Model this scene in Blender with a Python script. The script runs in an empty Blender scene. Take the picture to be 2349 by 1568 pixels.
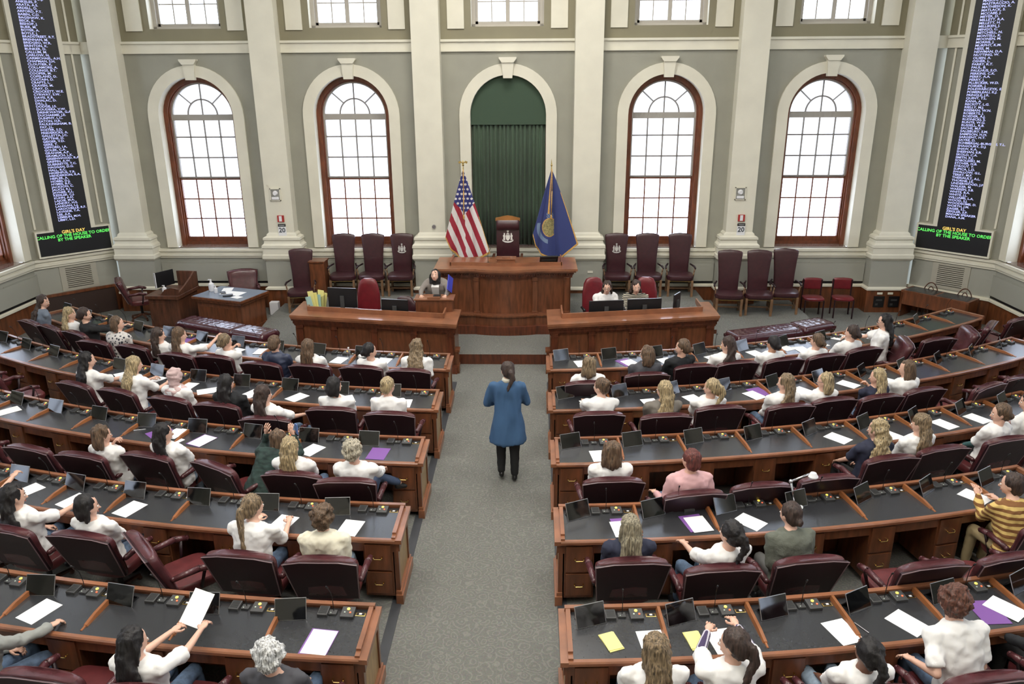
import bpy, bmesh, math, random
from mathutils import Vector, Matrix, Euler, noise
PI=math.pi; sin=math.sin; cos=math.cos; V=Vector
random.seed(7)
SC=bpy.context.scene; COL=SC.collection
XC=-2.58; YC=27.6
# ------------------------------------------------------------------ materials
def lin(c):
    return tuple(((v/255)/12.92 if v/255<=.04045 else ((v/255+.055)/1.055)**2.4) for v in c)+(1,)
MATS={}
def mat(name,col,rough=.5,metal=0,spec=.5,var=0,scale=4,stretch=(1,1,1),col2=None,coat=0,bump=0,emit=None,estr=0,sheen=0,trans=0,detail=4):
    if name in MATS: return MATS[name]
    m=bpy.data.materials.new(name); m.use_nodes=True; nt=m.node_tree; N=nt.nodes; L=nt.links
    b=N['Principled BSDF']; b.inputs['Base Color'].default_value=lin(col)
    b.inputs['Roughness'].default_value=rough; b.inputs['Metallic'].default_value=metal
    b.inputs['Specular IOR Level'].default_value=spec
    if coat: b.inputs['Coat Weight'].default_value=coat; b.inputs['Coat Roughness'].default_value=.12
    if sheen: b.inputs['Sheen Weight'].default_value=sheen
    if emit: b.inputs['Emission Color'].default_value=lin(emit); b.inputs['Emission Strength'].default_value=estr
    if trans: b.inputs['Transmission Weight'].default_value=trans
    if var or bump:
        tc=N.new('ShaderNodeTexCoord'); mp=N.new('ShaderNodeMapping'); nz=N.new('ShaderNodeTexNoise')
        mp.inputs['Scale'].default_value=stretch; nz.inputs['Scale'].default_value=scale; nz.inputs['Detail'].default_value=detail
        L.new(tc.outputs['Object'],mp.inputs['Vector']); L.new(mp.outputs['Vector'],nz.inputs['Vector'])
        if var:
            c2=col2 or tuple(max(0,v*(1-var)) for v in col); c1=tuple(min(255,v*(1+var*.5)) for v in col)
            r=N.new('ShaderNodeValToRGB'); r.color_ramp.elements[0].position=.3; r.color_ramp.elements[1].position=.7
            r.color_ramp.elements[0].color=lin(c2); r.color_ramp.elements[1].color=lin(c1)
            L.new(nz.outputs['Fac'],r.inputs['Fac']); L.new(r.outputs['Color'],b.inputs['Base Color'])
        if bump:
            bp=N.new('ShaderNodeBump'); bp.inputs['Strength'].default_value=bump; bp.inputs['Distance'].default_value=.01
            L.new(nz.outputs['Fac'],bp.inputs['Height']); L.new(bp.outputs['Normal'],b.inputs['Normal'])
    MATS[name]=m; return m
M_cream=mat('cream_paint',(224,220,203),.55,var=.03,scale=2)
M_field=mat('sage_grey_paint',(156,155,142),.6,var=.03,scale=2)
M_ofield=mat('olive_paint',(138,132,108),.6,var=.03,scale=2)
M_dado=mat('dado_grey_paint',(163,163,152),.5)
M_wood=mat('cherry_wood',(114,69,45),.32,var=.22,scale=3,stretch=(6,6,1),coat=.3)
M_woodh=mat('cherry_wood_rail',(144,94,66),.35,var=.15,scale=4,stretch=(1,1,1),coat=.3)
M_divw=mat('divider_wood',(150,94,56),.35,var=.1,scale=6)
M_woodd=mat('dark_cherry_wood',(98,52,33),.35,var=.3,scale=3,stretch=(6,6,1),coat=.25)
M_woodw=mat('wainscot_wood',(112,65,38),.35,var=.25,scale=3,stretch=(5,5,1),coat=.2)
M_woodl=mat('pale_oak_veneer',(160,132,92),.4,var=.12,scale=5,stretch=(4,4,1))
M_walnut=mat('walnut_wood',(92,58,42),.35,var=.3,scale=3,stretch=(5,5,1),coat=.2)
M_legw=mat('chair_leg_wood',(128,98,72),.4,var=.2,scale=8)
M_frame=mat('window_frame_wood',(112,62,38),.4,var=.2,scale=4,stretch=(4,4,1))
M_inlay=mat('black_desk_leather',(50,51,54),.26,spec=.85,var=.04,scale=30)
M_leather=mat('burgundy_leather',(64,32,38),.32,spec=.6,var=.12,scale=12,bump=.15)
M_leatherr=mat('burgundy_leather_pad',(84,46,50),.25,spec=.6,var=.12,scale=10,bump=.15)
M_leatherd=mat('dark_burgundy_back',(40,20,26),.42,spec=.5,var=.1,scale=20)
M_leatherx=mat('red_leather',(112,30,38),.3,spec=.6,var=.1,scale=10)
M_pipe=mat('piping_grey',(120,100,104),.35)
M_black=mat('black_plastic',(22,22,24),.4)
M_dgrey=mat('dark_grey_plastic',(66,66,66),.5)
M_screen=mat('screen_glass',(12,13,15),.06,spec=.7)
M_alu=mat('aluminium_rim',(170,170,172),.35,metal=.9)
M_chrome=mat('chrome_metal',(205,205,208),.18,metal=1)
M_brass=mat('brass_metal',(220,190,120),.25,metal=1)
M_paper=mat('white_paper',(246,246,246),.7)
M_yellow=mat('yellow_paper',(240,232,150),.7)
M_purple=mat('purple_folder',(128,84,158),.55)
M_ybtn=mat('yellow_button',(250,225,110),.4,emit=(255,220,90),estr=.9)
M_rbtn=mat('red_button',(240,120,80),.4,emit=(255,110,70),estr=.5)
M_wbtn=mat('white_button',(200,210,200),.4)
M_white=mat('white_plastic',(232,232,235),.4)
M_tile=mat('board_black',(24,24,27),.4)
M_rubber=mat('black_rubber_strip',(64,66,70),.5)
M_silver=mat('silver_thread',(205,203,200),.45,metal=.3)
M_gold=mat('gold_fringe',(206,160,84),.6,var=.2,scale=60)
M_green=mat('green_velvet',(58,78,58),.75,var=.15,scale=3,stretch=(1,1,.1),sheen=.2)
M_greenf=mat('green_valance',(58,78,60),.8,sheen=.2)
M_navy=mat('flag_navy',(44,56,112),.65,sheen=.2)
M_red=mat('flag_red',(150,34,52),.65)
M_fwhite=mat('flag_white',(214,210,208),.65)
M_fblue=mat('flag_canton',(46,50,112),.65)
M_tan=mat('crest_tan',(150,140,92),.7,var=.3,scale=30)
M_ban=mat('crest_banner',(112,132,160),.7)
M_red2=mat('alarm_red',(168,48,44),.4)
M_shade=None
def glassmat(name,tint,mixf,rough=.02):
    m=bpy.data.materials.new(name); m.use_nodes=True; nt=m.node_tree; N=nt.nodes; L=nt.links
    N.remove(N['Principled BSDF']); o=N['Material Output']
    t=N.new('ShaderNodeBsdfTransparent'); t.inputs[0].default_value=tint
    g=N.new('ShaderNodeBsdfGlossy'); g.inputs['Roughness'].default_value=rough
    x=N.new('ShaderNodeMixShader'); x.inputs[0].default_value=mixf
    L.new(t.outputs[0],x.inputs[1]); L.new(g.outputs[0],x.inputs[2]); L.new(x.outputs[0],o.inputs[0]); return m
M_glass=glassmat('window_glass',(1,1,1,1),.04)
M_clear=glassmat('clear_plastic',(.9,.92,.93,1),.12,.1)
def shademat():
    m=bpy.data.materials.new('roller_shade_mesh'); m.use_nodes=True; nt=m.node_tree; N=nt.nodes; L=nt.links
    N.remove(N['Principled BSDF']); o=N['Material Output']
    t=N.new('ShaderNodeBsdfTransparent'); t.inputs[0].default_value=(.60,.58,.57,1)
    d=N.new('ShaderNodeBsdfDiffuse'); d.inputs[0].default_value=(.6,.58,.56,1)
    x=N.new('ShaderNodeMixShader'); x.inputs[0].default_value=.22
    L.new(t.outputs[0],x.inputs[1]); L.new(d.outputs[0],x.inputs[2]); L.new(x.outputs[0],o.inputs[0]); return m
M_shade=shademat()
def emis(name,col,s):
    m=bpy.data.materials.new(name); m.use_nodes=True; nt=m.node_tree; N=nt.nodes
    N.remove(N['Principled BSDF']); e=N.new('ShaderNodeEmission'); e.inputs[0].default_value=lin(col); e.inputs[1].default_value=s
    nt.links.new(e.outputs[0],N['Material Output'].inputs[0]); return m
M_led=emis('led_white',(190,195,255),1.35); M_ledg=emis('led_green',(110,255,110),1.1); M_ledy=emis('led_amber',(255,214,110),1.2)
def carpet():
    m=bpy.data.materials.new('scroll_carpet'); m.use_nodes=True; nt=m.node_tree; N=nt.nodes; L=nt.links; b=N['Principled BSDF']
    b.inputs['Roughness'].default_value=.95; b.inputs['Specular IOR Level'].default_value=.1
    tc=N.new('ShaderNodeTexCoord'); n1=N.new('ShaderNodeTexNoise'); n1.inputs['Scale'].default_value=5; n1.inputs['Detail'].default_value=2
    mx=N.new('ShaderNodeMix'); mx.data_type='RGBA'; mx.inputs[0].default_value=.12
    L.new(tc.outputs['Object'],n1.inputs['Vector']); L.new(tc.outputs['Object'],mx.inputs[6]); L.new(n1.outputs['Color'],mx.inputs[7])
    v=N.new('ShaderNodeTexVoronoi'); v.inputs['Scale'].default_value=10; L.new(mx.outputs[2],v.inputs['Vector'])
    mu=N.new('ShaderNodeMath'); mu.operation='MULTIPLY'; mu.inputs[1].default_value=22; L.new(v.outputs['Distance'],mu.inputs[0])
    si=N.new('ShaderNodeMath'); si.operation='SINE'; L.new(mu.outputs[0],si.inputs[0])
    r=N.new('ShaderNodeValToRGB'); r.color_ramp.elements[0].color=lin((112,113,104)); r.color_ramp.elements[0].position=.35
    r.color_ramp.elements[1].color=lin((125,125,113)); r.color_ramp.elements[1].position=.95; L.new(si.outputs[0],r.inputs['Fac'])
    n2=N.new('ShaderNodeTexNoise'); n2.inputs['Scale'].default_value=60; L.new(tc.outputs['Object'],n2.inputs['Vector'])
    m2=N.new('ShaderNodeMix'); m2.data_type='RGBA'; m2.blend_type='OVERLAY'; m2.inputs[0].default_value=.35
    L.new(r.outputs['Color'],m2.inputs[6]); L.new(n2.outputs['Color'],m2.inputs[7])
    hs=N.new('ShaderNodeHueSaturation'); hs.inputs['Saturation'].default_value=.5; L.new(m2.outputs[2],hs.inputs['Color'])
    L.new(hs.outputs[0],b.inputs['Base Color']); return m
M_carpet=carpet()
# ------------------------------------------------------------------ mesh helpers
def nb(): return bmesh.new()
def box(b,x0,x1,y0,y1,z0,z1,M=None,mi=0,bev=0):
    r=bmesh.ops.create_cube(b,size=1); vs=r['verts']
    T=Matrix.Translation(((x0+x1)/2,(y0+y1)/2,(z0+z1)/2))@Matrix.Diagonal((x1-x0,y1-y0,z1-z0,1))
    if M: T=M@T
    bmesh.ops.transform(b,matrix=T,verts=vs)
    fs=set(f for v in vs for f in v.link_faces)
    if bev:
        es=list(set(e for v in vs for e in v.link_edges))
        r=bmesh.ops.bevel(b,geom=es,offset=bev,segments=2,affect='EDGES',profile=.6); fs=set(r['faces'])|set(f for f in fs if f.is_valid)
    for f in fs:
        if f.is_valid: f.material_index=mi
    return fs
_SPH={}
def ell(b,c,r,M=None,u=12,v=8,mi=0):
    if (u,v) not in _SPH:
        P=[(0,0,-1)]+[(sin(PI*j/v)*cos(2*PI*i/u),sin(PI*j/v)*sin(2*PI*i/u),-cos(PI*j/v)) for j in range(1,v) for i in range(u)]+[(0,0,1)]
        I=lambda j,i:1+(j-1)*u+i%u; t=len(P)-1
        F=[(0,I(1,i+1),I(1,i)) for i in range(u)]+[(I(j,i),I(j,i+1),I(j+1,i+1),I(j+1,i)) for j in range(1,v-1) for i in range(u)]+[(t,I(v-1,i),I(v-1,i+1)) for i in range(u)]
        _SPH[(u,v)]=(P,F)
    P,F=_SPH[(u,v)]; T=Matrix.Translation(c)@Matrix.Diagonal((r[0],r[1],r[2],1))
    if M: T=M@T
    n=b.verts.new; q=[n(T@V(p)) for p in P]; nf=b.faces.new
    for f in F: nf([q[i] for i in f]).material_index=mi
def cone(b,a,c,ra,rb,seg=10,mi=0,caps=True):
    a=V(a);c=V(c);d=c-a;l=d.length
    if l<1e-6: return
    q=bmesh.ops.create_cone(b,cap_ends=caps,segments=seg,radius1=ra,radius2=rb,depth=l); vs=q['verts']
    R=d.to_track_quat('Z','Y').to_matrix().to_4x4()
    bmesh.ops.transform(b,matrix=Matrix.Translation((a+c)/2)@R,verts=vs)
    for f in set(f for w in vs for f in w.link_faces): f.material_index=mi
def cap(b,a,c,ra,rb,seg=10):
    cone(b,a,c,ra,rb,seg); ell(b,a,(ra,)*3,u=seg,v=6); ell(b,c,(rb,)*3,u=seg,v=6)
def loft(b,rings,mi=0,capt=True,closed=True):
    R=[[b.verts.new(p) for p in r] for r in rings]; n=len(R[0]); fs=[]
    for i in range(len(R)-1):
        for j in range(n if closed else n-1):
            k=(j+1)%n; fs.append(b.faces.new((R[i][j],R[i][k],R[i+1][k],R[i+1][j])))
    if capt and closed:
        fs.append(b.faces.new(R[0][::-1])); fs.append(b.faces.new(R[-1]))
    for f in fs: f.material_index=mi
    return fs
def sring(c,rx,ry,n=16,p=1,M=None,zf=None):
    o=[]
    for i in range(n):
        a=2*PI*i/n; ca,sa=cos(a),sin(a)
        x=rx*math.copysign(abs(ca)**p,ca); y=ry*math.copysign(abs(sa)**p,sa)
        v=V((c[0]+x,c[1]+y,c[2]+(zf(x) if zf else 0)))
        o.append(M@v if M else v)
    return o
def tube(b,pts,r,seg=8,mi=0):
    for i in range(len(pts)-1): cone(b,pts[i],pts[i+1],r,r,seg,mi)
    for p in pts[1:-1]: ell(b,p,(r,)*3,u=seg,v=4,mi=mi)
def prism(b,poly,ax,t0,t1,M=None,mi=0):
    # poly 2D; ax: 'z' -> (x,y,t) ; 'y' -> (x,t,z) ; 'x' -> (t,y,z)
    def P(p,t): 
        v={'z':V((p[0],p[1],t)),'y':V((p[0],t,p[1])),'x':V((t,p[0],p[1]))}[ax]
        return M@v if M else v
    A=[b.verts.new(P(p,t0)) for p in poly]; B=[b.verts.new(P(p,t1)) for p in poly]; n=len(poly); fs=[]
    fs.append(b.faces.new(A)); fs.append(b.faces.new(B[::-1]))
    for i in range(n): fs.append(b.faces.new((A[i],B[i],B[(i+1)%n],A[(i+1)%n])))
    for f in fs: f.material_index=mi
def obj(name,b,mats,parent=None,smooth=False,loc=None,rot=None):
    if isinstance(b,bmesh.types.BMesh):
        bmesh.ops.recalc_face_normals(b,faces=b.faces[:])
        me=bpy.data.meshes.new(name); b.to_mesh(me); b.free()
        for m in (mats if isinstance(mats,(list,tuple)) else [mats]): me.materials.append(m)
        if smooth is True:
            for p in me.polygons: p.use_smooth=True
        elif smooth:
            for p in me.polygons: p.use_smooth=True
            try: me.set_sharp_from_angle(angle=math.radians(smooth))
            except Exception: pass
    else: me=b
    o=bpy.data.objects.new(name,me); COL.objects.link(o)
    if parent: o.parent=parent
    if loc is not None: o.location=loc
    if rot is not None: o.rotation_euler=rot if hasattr(rot,'__len__') else (0,0,rot)
    return o
def tag(o,label,cat,group=None):
    o['label']=label; o['category']=cat
    if group: o['group']=group
    return o
def thing(name,label,cat,loc=(0,0,0),rz=0,group=None):
    o=bpy.data.objects.new(name,None); COL.objects.link(o); o.location=loc
    o.rotation_euler=rz if hasattr(rz,'__len__') else (0,0,rz); o.empty_display_size=.1
    return tag(o,label,cat,group)
def struct(name,b,m,smooth=False):
    o=obj(name,b,m,None,smooth); o['kind']='structure'; return o
def dup(root,loc,rz,label=None,group=None):
    r=root.copy(); COL.objects.link(r); r.location=loc; r.rotation_euler=rz if hasattr(rz,'__len__') else (0,0,rz)
    if label: r['label']=label
    if group: r['group']=group
    for ch in list(root.children):
        c=ch.copy(); COL.objects.link(c); c.parent=r
        for g in list(ch.children):
            d=g.copy(); COL.objects.link(d); d.parent=c
    return r
_used={}
def use(proto,loc,rz,label,group=None):
    # the first time moves the prototype itself, then copies
    if proto.name not in _used:
        _used[proto.name]=1; proto.location=loc; proto.rotation_euler=rz if hasattr(rz,'__len__') else (0,0,rz)
        proto['label']=label
        if group: proto['group']=group
        return proto
    return dup(proto,loc,rz,label,group)
ORD=['','first','second','third','fourth','fifth','sixth','seventh','eighth','ninth','tenth','eleventh','twelfth']
def place(row,sd,k):
    r={1:'front',2:'second',3:'third',4:'fourth',5:'nearest'}[row]
    return f"{r} desk row {'left' if sd<0 else 'right'} of aisle, {ORD[k]} place from aisle"
# ------------------------------------------------------------------ camera
def camera():
    f,pit,yaw,roll,cx=CAMP
    fw=V((sin(yaw)*cos(pit),cos(yaw)*cos(pit),-sin(pit))); r=V((cos(yaw),-sin(yaw),0)); u=r.cross(fw)
    r2=r*cos(roll)+u*sin(roll); u2=-r*sin(roll)+u*cos(roll)
    cd=bpy.data.cameras.new('camera'); c=bpy.data.objects.new('camera',cd); COL.objects.link(c)
    M=Matrix(((r2.x,u2.x,-fw.x,cx),(r2.y,u2.y,-fw.y,0),(r2.z,u2.z,-fw.z,5.15),(0,0,0,1)))
    c.matrix_world=M; cd.sensor_width=36; cd.lens=f*36/2349; cd.clip_end=400; SC.camera=c
CAMP=(1763.9232,math.radians(18.7621),math.radians(-1.5659),math.radians(-.3559),-2.0396)
camera()
LK=.80; WSTR=5.5; EXPO=0.0
# ------------------------------------------------------------------ room shell
WY=17.75; PY=17.45; BAY=3.489
ZB,ZS,RO=1.47,4.43,.84
def apath(r,zb,zs,n=24):
    return [(-r,zb)]+[(-r*cos(PI*i/n),zs+r*sin(PI*i/n)) for i in range(n+1)]+[(r,zb)]
def aband(b,ro,ri,zb,zs,d0,d1,M,mi=0,n=24,zbi=None):
    o=apath(ro,zb,zs,n); i_=apath(ri,zbi if zbi is not None else zb,zs,n)
    P=lambda p,d: b.verts.new(M@V((p[0],d,p[1])))
    a=[P(p,d0) for p in o]; c=[P(p,d1) for p in o]; e=[P(p,d0) for p in i_]; g=[P(p,d1) for p in i_]
    for k in range(len(o)-1):
        for q in ((a[k],a[k+1],e[k+1],e[k]),(c[k],g[k],g[k+1],c[k+1]),(a[k],c[k],c[k+1],a[k+1]),(e[k],e[k+1],g[k+1],g[k])):
            b.faces.new(q).material_index=mi
    for k in (0,-1): b.faces.new((a[k],e[k],g[k],c[k])).material_index=mi
def quad(b,M,u0,u1,z0,z1,d=0,mi=0):
    f=b.faces.new([b.verts.new(M@V(p)) for p in ((u0,d,z0),(u1,d,z0),(u1,d,z1),(u0,d,z1))]); f.material_index=mi; return f
def archwall(b,M,u0,u1,z0,z1,mi=0,n=24):
    quad(b,M,u0,-RO,z0,ZS,0,mi); quad(b,M,RO,u1,z0,ZS,0,mi); quad(b,M,-RO,RO,z0,ZB,0,mi)
    quad(b,M,u0,-RO,ZS,z1,0,mi); quad(b,M,RO,u1,ZS,z1,0,mi)
    p=[(-RO*cos(PI*i/n),ZS+RO*sin(PI*i/n)) for i in range(n+1)]
    for i in range(n):
        b.faces.new([b.verts.new(M@V((x,0,z))) for x,z in (p[i],p[i+1],(p[i+1][0],z1),(p[i][0],z1))]).material_index=mi
def frame_M(x,y,ang): # local u along wall, +y(d) pointing outward
    return Matrix.Translation((x,y,0))@Matrix.Rotation(ang,4,'Z')
FM=lambda x: frame_M(x,WY,0)
ZC=10.5
def bay(b,M,w=BAY/2):
    # materials: 0 field,1 cream,2 olive,3 dado,4 wood,5 black
    archwall(b,M,-w,w,1.22,5.75,0)
    quad(b,M,-w,w,0,1.22,0,3)
    aband(b,1.08,RO,ZB,ZS,-.05,0,M,1); aband(b,RO+.02,RO,ZB,ZS,0,.46,M,1)
    # keystone
    prism(b,[(-.10,5.2),(.10,5.2),(.13,5.52),(-.13,5.52)],'y',-.11,0,M,1); prism(b,[(-.13,5.52),(.13,5.52),(.19,5.60),(.19,5.63),(-.19,5.63),(-.19,5.60)],'y',-.14,0,M,1)
    # cornice band
    for z0,z1,d in ((5.75,5.79,.05),(5.79,5.95,.03),(5.95,6.0,.07)): box(b,-w,w,-d,0,z0,z1,M,1)
    # upper storey with rectangular opening
    h=.78; zb,zt=6.25,9.2
    quad(b,M,-w,-h,6.0,ZC,0,2); quad(b,M,h,w,6.0,ZC,0,2); quad(b,M,-h,h,6.0,zb,0,2); quad(b,M,-h,h,zt,ZC,0,2)
    for s in (-1,1):
        box(b,s*1.11-.18,s*1.11+.18,-.03,0,6.21,9.3,M,1)
        box(b,s*(h+.02)-.02,s*(h+.02)+.02,.003,.46,zb,zt,M,1)
    box(b,-h,h,.003,.46,zb-.04,zb,M,1); box(b,-h,h,.003,.46,zt,zt+.04,M,1)
    # dado moulding, wainscot cap, wood wainscot
    for z0,z1,d in ((1.22,1.27,.04),(1.27,1.33,.07),(1.33,1.38,.05),(1.38,1.44,.09)): box(b,-w,w,-d,0,z0,z1,M,1)
    for z0,z1,d in ((.53,.57,.06),(.57,.60,.04)): box(b,-w,w,-d,0,z0,z1,M,1)
    box(b,-w,w,-.03,0,0,.53,M,4)
    # radiator cover
    box(b,-1.3,1.3,-.045,0,.66,1.10,M,3); box(b,-1.3,1.3,-.03,0,.605,.645,M,5)
    box(b,-1.22,-.02,-.05,-.04,1.105,1.12,M,3); box(b,.02,1.22,-.05,-.04,1.105,1.12,M,3)
def pilaster(b,M):
    pr=[(0,.46,.08,4),(.53,.46,.08,4),(.531,.48,.11,1),(.57,.48,.11,1),(.60,.43,.05,1),(.601,.43,.04,3),(1.21,.43,.04,3),(1.22,.44,.06,1),(1.27,.475,.1,1),(1.35,.475,.1,1),(1.37,.455,.08,1),(1.50,.455,.08,1),(1.52,.47,.1,1),(1.58,.465,.1,1),(1.62,.42,.06,1),(1.68,.41,.05,1),(1.71,.43,.08,1),(1.76,.42,.08,1),(1.79,.35,.03,1),(1.83,.345,.02,1),(1.87,.30,0,1),(ZC,.30,0,1)]
    for (z0,h0,p0,_),(z1,h1,p1,mi) in zip(pr[:-1],pr[1:]):
        if z1-z0<.002: continue
        r=[[M@V((-h,0,z)),M@V((-h,-.30-p,z)),M@V((h,-.30-p,z)),M@V((h,0,z))] for z,h,p in ((z0,h0,p0),(z1,h1,p1))]
        loft(b,r,mi,True)
RM=[M_field,M_cream,M_ofield,M_dado,M_woodw,M_black]
b=nb()
for k in range(-2,3): bay(b,FM(XC+k*BAY))
for s in (-1,1):
    M=FM(XC+s*9.07); 
    for (z0,z1,mi) in ((0,.53,4),(.53,1.22,3),(1.22,5.75,0),(5.75,ZC,2)): quad(b,M,-.40,.40,z0,z1,-.0,mi)
    for z0,z1,d in ((5.75,6.0,.05),(1.22,1.44,.07),(.53,.60,.05)): box(b,-.45,.40 ,-d,0,z0,z1,M,1) if s>0 else box(b,-.40,.45,-d,0,z0,z1,M,1)
for k in range(6): pilaster(b,FM(XC+(k-2.5)*BAY))
# door-sized outlets on the wainscot are separate things
struct('wall_front',b,RM)
# canted corner walls
P1={-1:V((XC-9.35,17.70,0)),1:V((XC+9.35,17.70,0))}; P2={-1:V((XC-10.55,16.45,0)),1:V((XC+10.55,16.45,0))}
CM={}
for s in (-1,1):
    e=(P2[s]-P1[s]).normalized(); L=(P2[s]-P1[s]).length
    # local u from viewer-left to viewer-right, d outward
    if s<0: o=P2[s]; ux=-e
    else: o=P1[s]; ux=e
    zv=V((0,0,1)); d=zv.cross(ux)
    M=Matrix(((ux.x,d.x,0,o.x),(ux.y,d.y,0,o.y),(0,0,1,0),(0,0,0,1))); CM[s]=M
    b=nb()
    quad(b,M,0,L,0,1.22,0,3); quad(b,M,0,L,1.22,5.75,0,0); quad(b,M,0,L,5.75,ZC,0,2)
    box(b,0,L,-.03,0,0,.53,M,4)
    for z0,z1,dd in ((.53,.57,.06),(.57,.60,.04),(1.22,1.27,.04),(1.27,1.33,.07),(1.33,1.38,.05),(1.38,1.44,.09),(5.75,5.79,.05),(5.79,5.95,.03),(5.95,6.0,.07)): box(b,0,L,-dd,0,z0,z1,M,1)
    # raised mouldings either side of the board
    for u in (.18,L-.18): box(b,u-.02,u+.02,-.03,0,2.1,ZC,M,1)
    struct('wall_left_corner' if s<0 else 'wall_right_corner',b,RM)
# side walls with arched windows
SY0,SY1=16.45,-5.0
SWIN=[15.30-BAY*i for i in range(6)]
for s in (-1,1):
    b=nb(); x=XC+s*10.55
    for i,y in enumerate(SWIN):
        M=frame_M(x,y,-s*PI/2)
        w0=w1=BAY/2
        if i==0:
            a=SY0-y
            w=min(BAY/2,a)
        # build one bay, clipping the first at the corner
        bb=nb(); bay(bb,M)
        if i==0:
            g=bb.verts[:]+bb.edges[:]+bb.faces[:]
            bmesh.ops.bisect_plane(bb,geom=g,plane_co=(0,SY0,0),plane_no=(0,1,0),clear_outer=True)
        me=bpy.data.meshes.new('t'); bb.to_mesh(me); bb.free(); b.from_mesh(me); bpy.data.meshes.remove(me)
    for i in range(5): pilaster(b,frame_M(x,15.30-BAY*(i+.5),-s*PI/2))
    struct('wall_left' if s<0 else 'wall_right',b,RM)
ye=SWIN[-1]-BAY/2
b=nb(); M=frame_M(XC,ye,PI)
quad(b,M,-10.55,10.55,0,1.22,0,3); quad(b,M,-10.55,10.55,1.22,ZC,0,1); struct('wall_back',b,RM)
b=nb(); f=b.faces.new([b.verts.new(p) for p in ((XC-10.6,ye,ZC),(XC+10.6,ye,ZC),(XC+10.6,17.8,ZC),(XC-10.6,17.8,ZC))]); struct('ceiling',b,M_cream)
b=nb(); b.faces.new([b.verts.new(p) for p in ((XC-10.55,ye,0),(XC+10.55,ye,0),(XC+10.55,17.8,0),(XC-10.55,17.8,0))]); struct('floor',b,M_carpet)
# ------------------------------------------------------------------ windows
def window_proto():
    root=bpy.data.objects.new('window_1',None); COL.objects.link(root); root['kind']='structure'
    I=Matrix.Identity(4)
    b=nb(); aband(b,RO,.745,1.48,ZS,.20,.42,I); aband(b,.745,.72,1.55,ZS,.25,.32,I)
    box(b,-.84,.84,.26,.42,1.47,1.55); box(b,-.72,.72,.30,.37,1.54,1.66)
    for s in (-1,1): box(b,s*.71-.02,s*.71+.02,.30,.37,1.6,3.05)
    box(b,-.70,.70,.30,.37,2.995,3.03)
    for u in (-.35,0,.35): box(b,u-.014,u+.014,.33,.355,1.66,3.02)
    for z in (2.09,2.55): box(b,-.70,.70,.33,.355,z-.014,z+.014)
    obj('window_frame',b,M_frame,root,30)
    b=nb(); aband(b,.745,.685,3.0,ZS,.32,.40,I); box(b,-.72,.72,.31,.40,4.33,4.46); box(b,-.70,.70,.32,.38,3.03,3.065)
    for u in (-.35,0,.35): box(b,u-.016,u+.016,.34,.37,3.05,4.35)
    box(b,-.015,.015,.34,.37,4.4,5.12)
    for z in (3.50,3.96): box(b,-.70,.70,.34,.37,z-.016,z+.016)
    aband(b,.355,.322,4.45,4.45,.34,.37,I,n=14)
    for s in (-1,1):
        a=V((s*.24,.355,4.45+.24));c=V((s*.50,.355,4.43+.49)); cone(b,a,c,.017,.017,4)
    obj('sash_bars',b,mat('grey_sash_paint',(176,172,164),.5),root,30)
    b=nb(); p=apath(.70,1.62,ZS,20); f=b.faces.new([b.verts.new((u,.385,z)) for u,z in p]); obj('glass',b,M_glass,root)
    b=nb(); p=apath(.69,3.03,ZS,20); f=b.faces.new([b.verts.new((u,.31,z)) for u,z in p]); box(b,-.69,.69,.30,.315,3.02,3.035); obj('roller_shade',b,M_shade,root)
    b=nb(); box(b,-.84,.84,-.02,.42,-.02,.02,Matrix.Translation((0,0,1.442))@Matrix.Rotation(math.radians(5.5),4,'X'),bev=.004); obj('window_sill',b,mat('dark_sill_wood',(110,92,84),.06,spec=1,coat=1),root)
    return root
W0=window_proto(); W0.matrix_world=FM(XC-2*BAY)
wi=1
def addwin(x,y,a):
    global wi; wi+=1
    r=dup(W0,(x,y,0),a); r.name='window_%d'%wi
for k in (-1,0,1,2): addwin(XC+k*BAY,WY,0)
for s in (-1,1):
    for y in SWIN: addwin(XC+s*10.55,y,-s*PI/2)
# upper windows
def upper_proto():
    root=bpy.data.objects.new('window_20',None); COL.objects.link(root); root['kind']='structure'
    b=nb()
    for s in (-1,1): box(b,s*.74-.04,s*.74+.04,.20,.42,6.25,9.2); box(b,s*.675-.03,s*.675+.03,.27,.37,6.3,9.15)
    box(b,-.78,.78,.20,.42,6.25,6.31); box(b,-.70,.70,.27,.37,6.31,6.37); box(b,-.78,.78,.2,.42,9.14,9.2)
    box(b,-.045,.045,.26,.38,6.3,9.15)
    for u in (-.35,.35): box(b,u-.012,u+.012,.33,.36,6.3,9.15)
    for z in (6.77,7.17,7.57,7.97,8.37,8.77): box(b,-.7,.7,.33,.36,z-.012,z+.012)
    obj('window_frame',b,mat('taupe_sash_paint',(176,170,160),.5),root)
    b=nb(); quad(b,Matrix.Identity(4),-.7,.7,6.3,9.15,.38); obj('glass',b,M_glass,root)
    return root
U0=upper_proto(); U0.location=(XC-2*BAY,WY,0); wi=20
def addup(x,y,a):
    global wi; wi+=1
    r=dup(U0,(x,y,0),a); r.name='window_%d'%wi
for k in (-1,0,1,2): addup(XC+k*BAY,WY,0)
for s in (-1,1):
    for y in SWIN: addup(XC+s*10.55,y,-s*PI/2)
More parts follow.
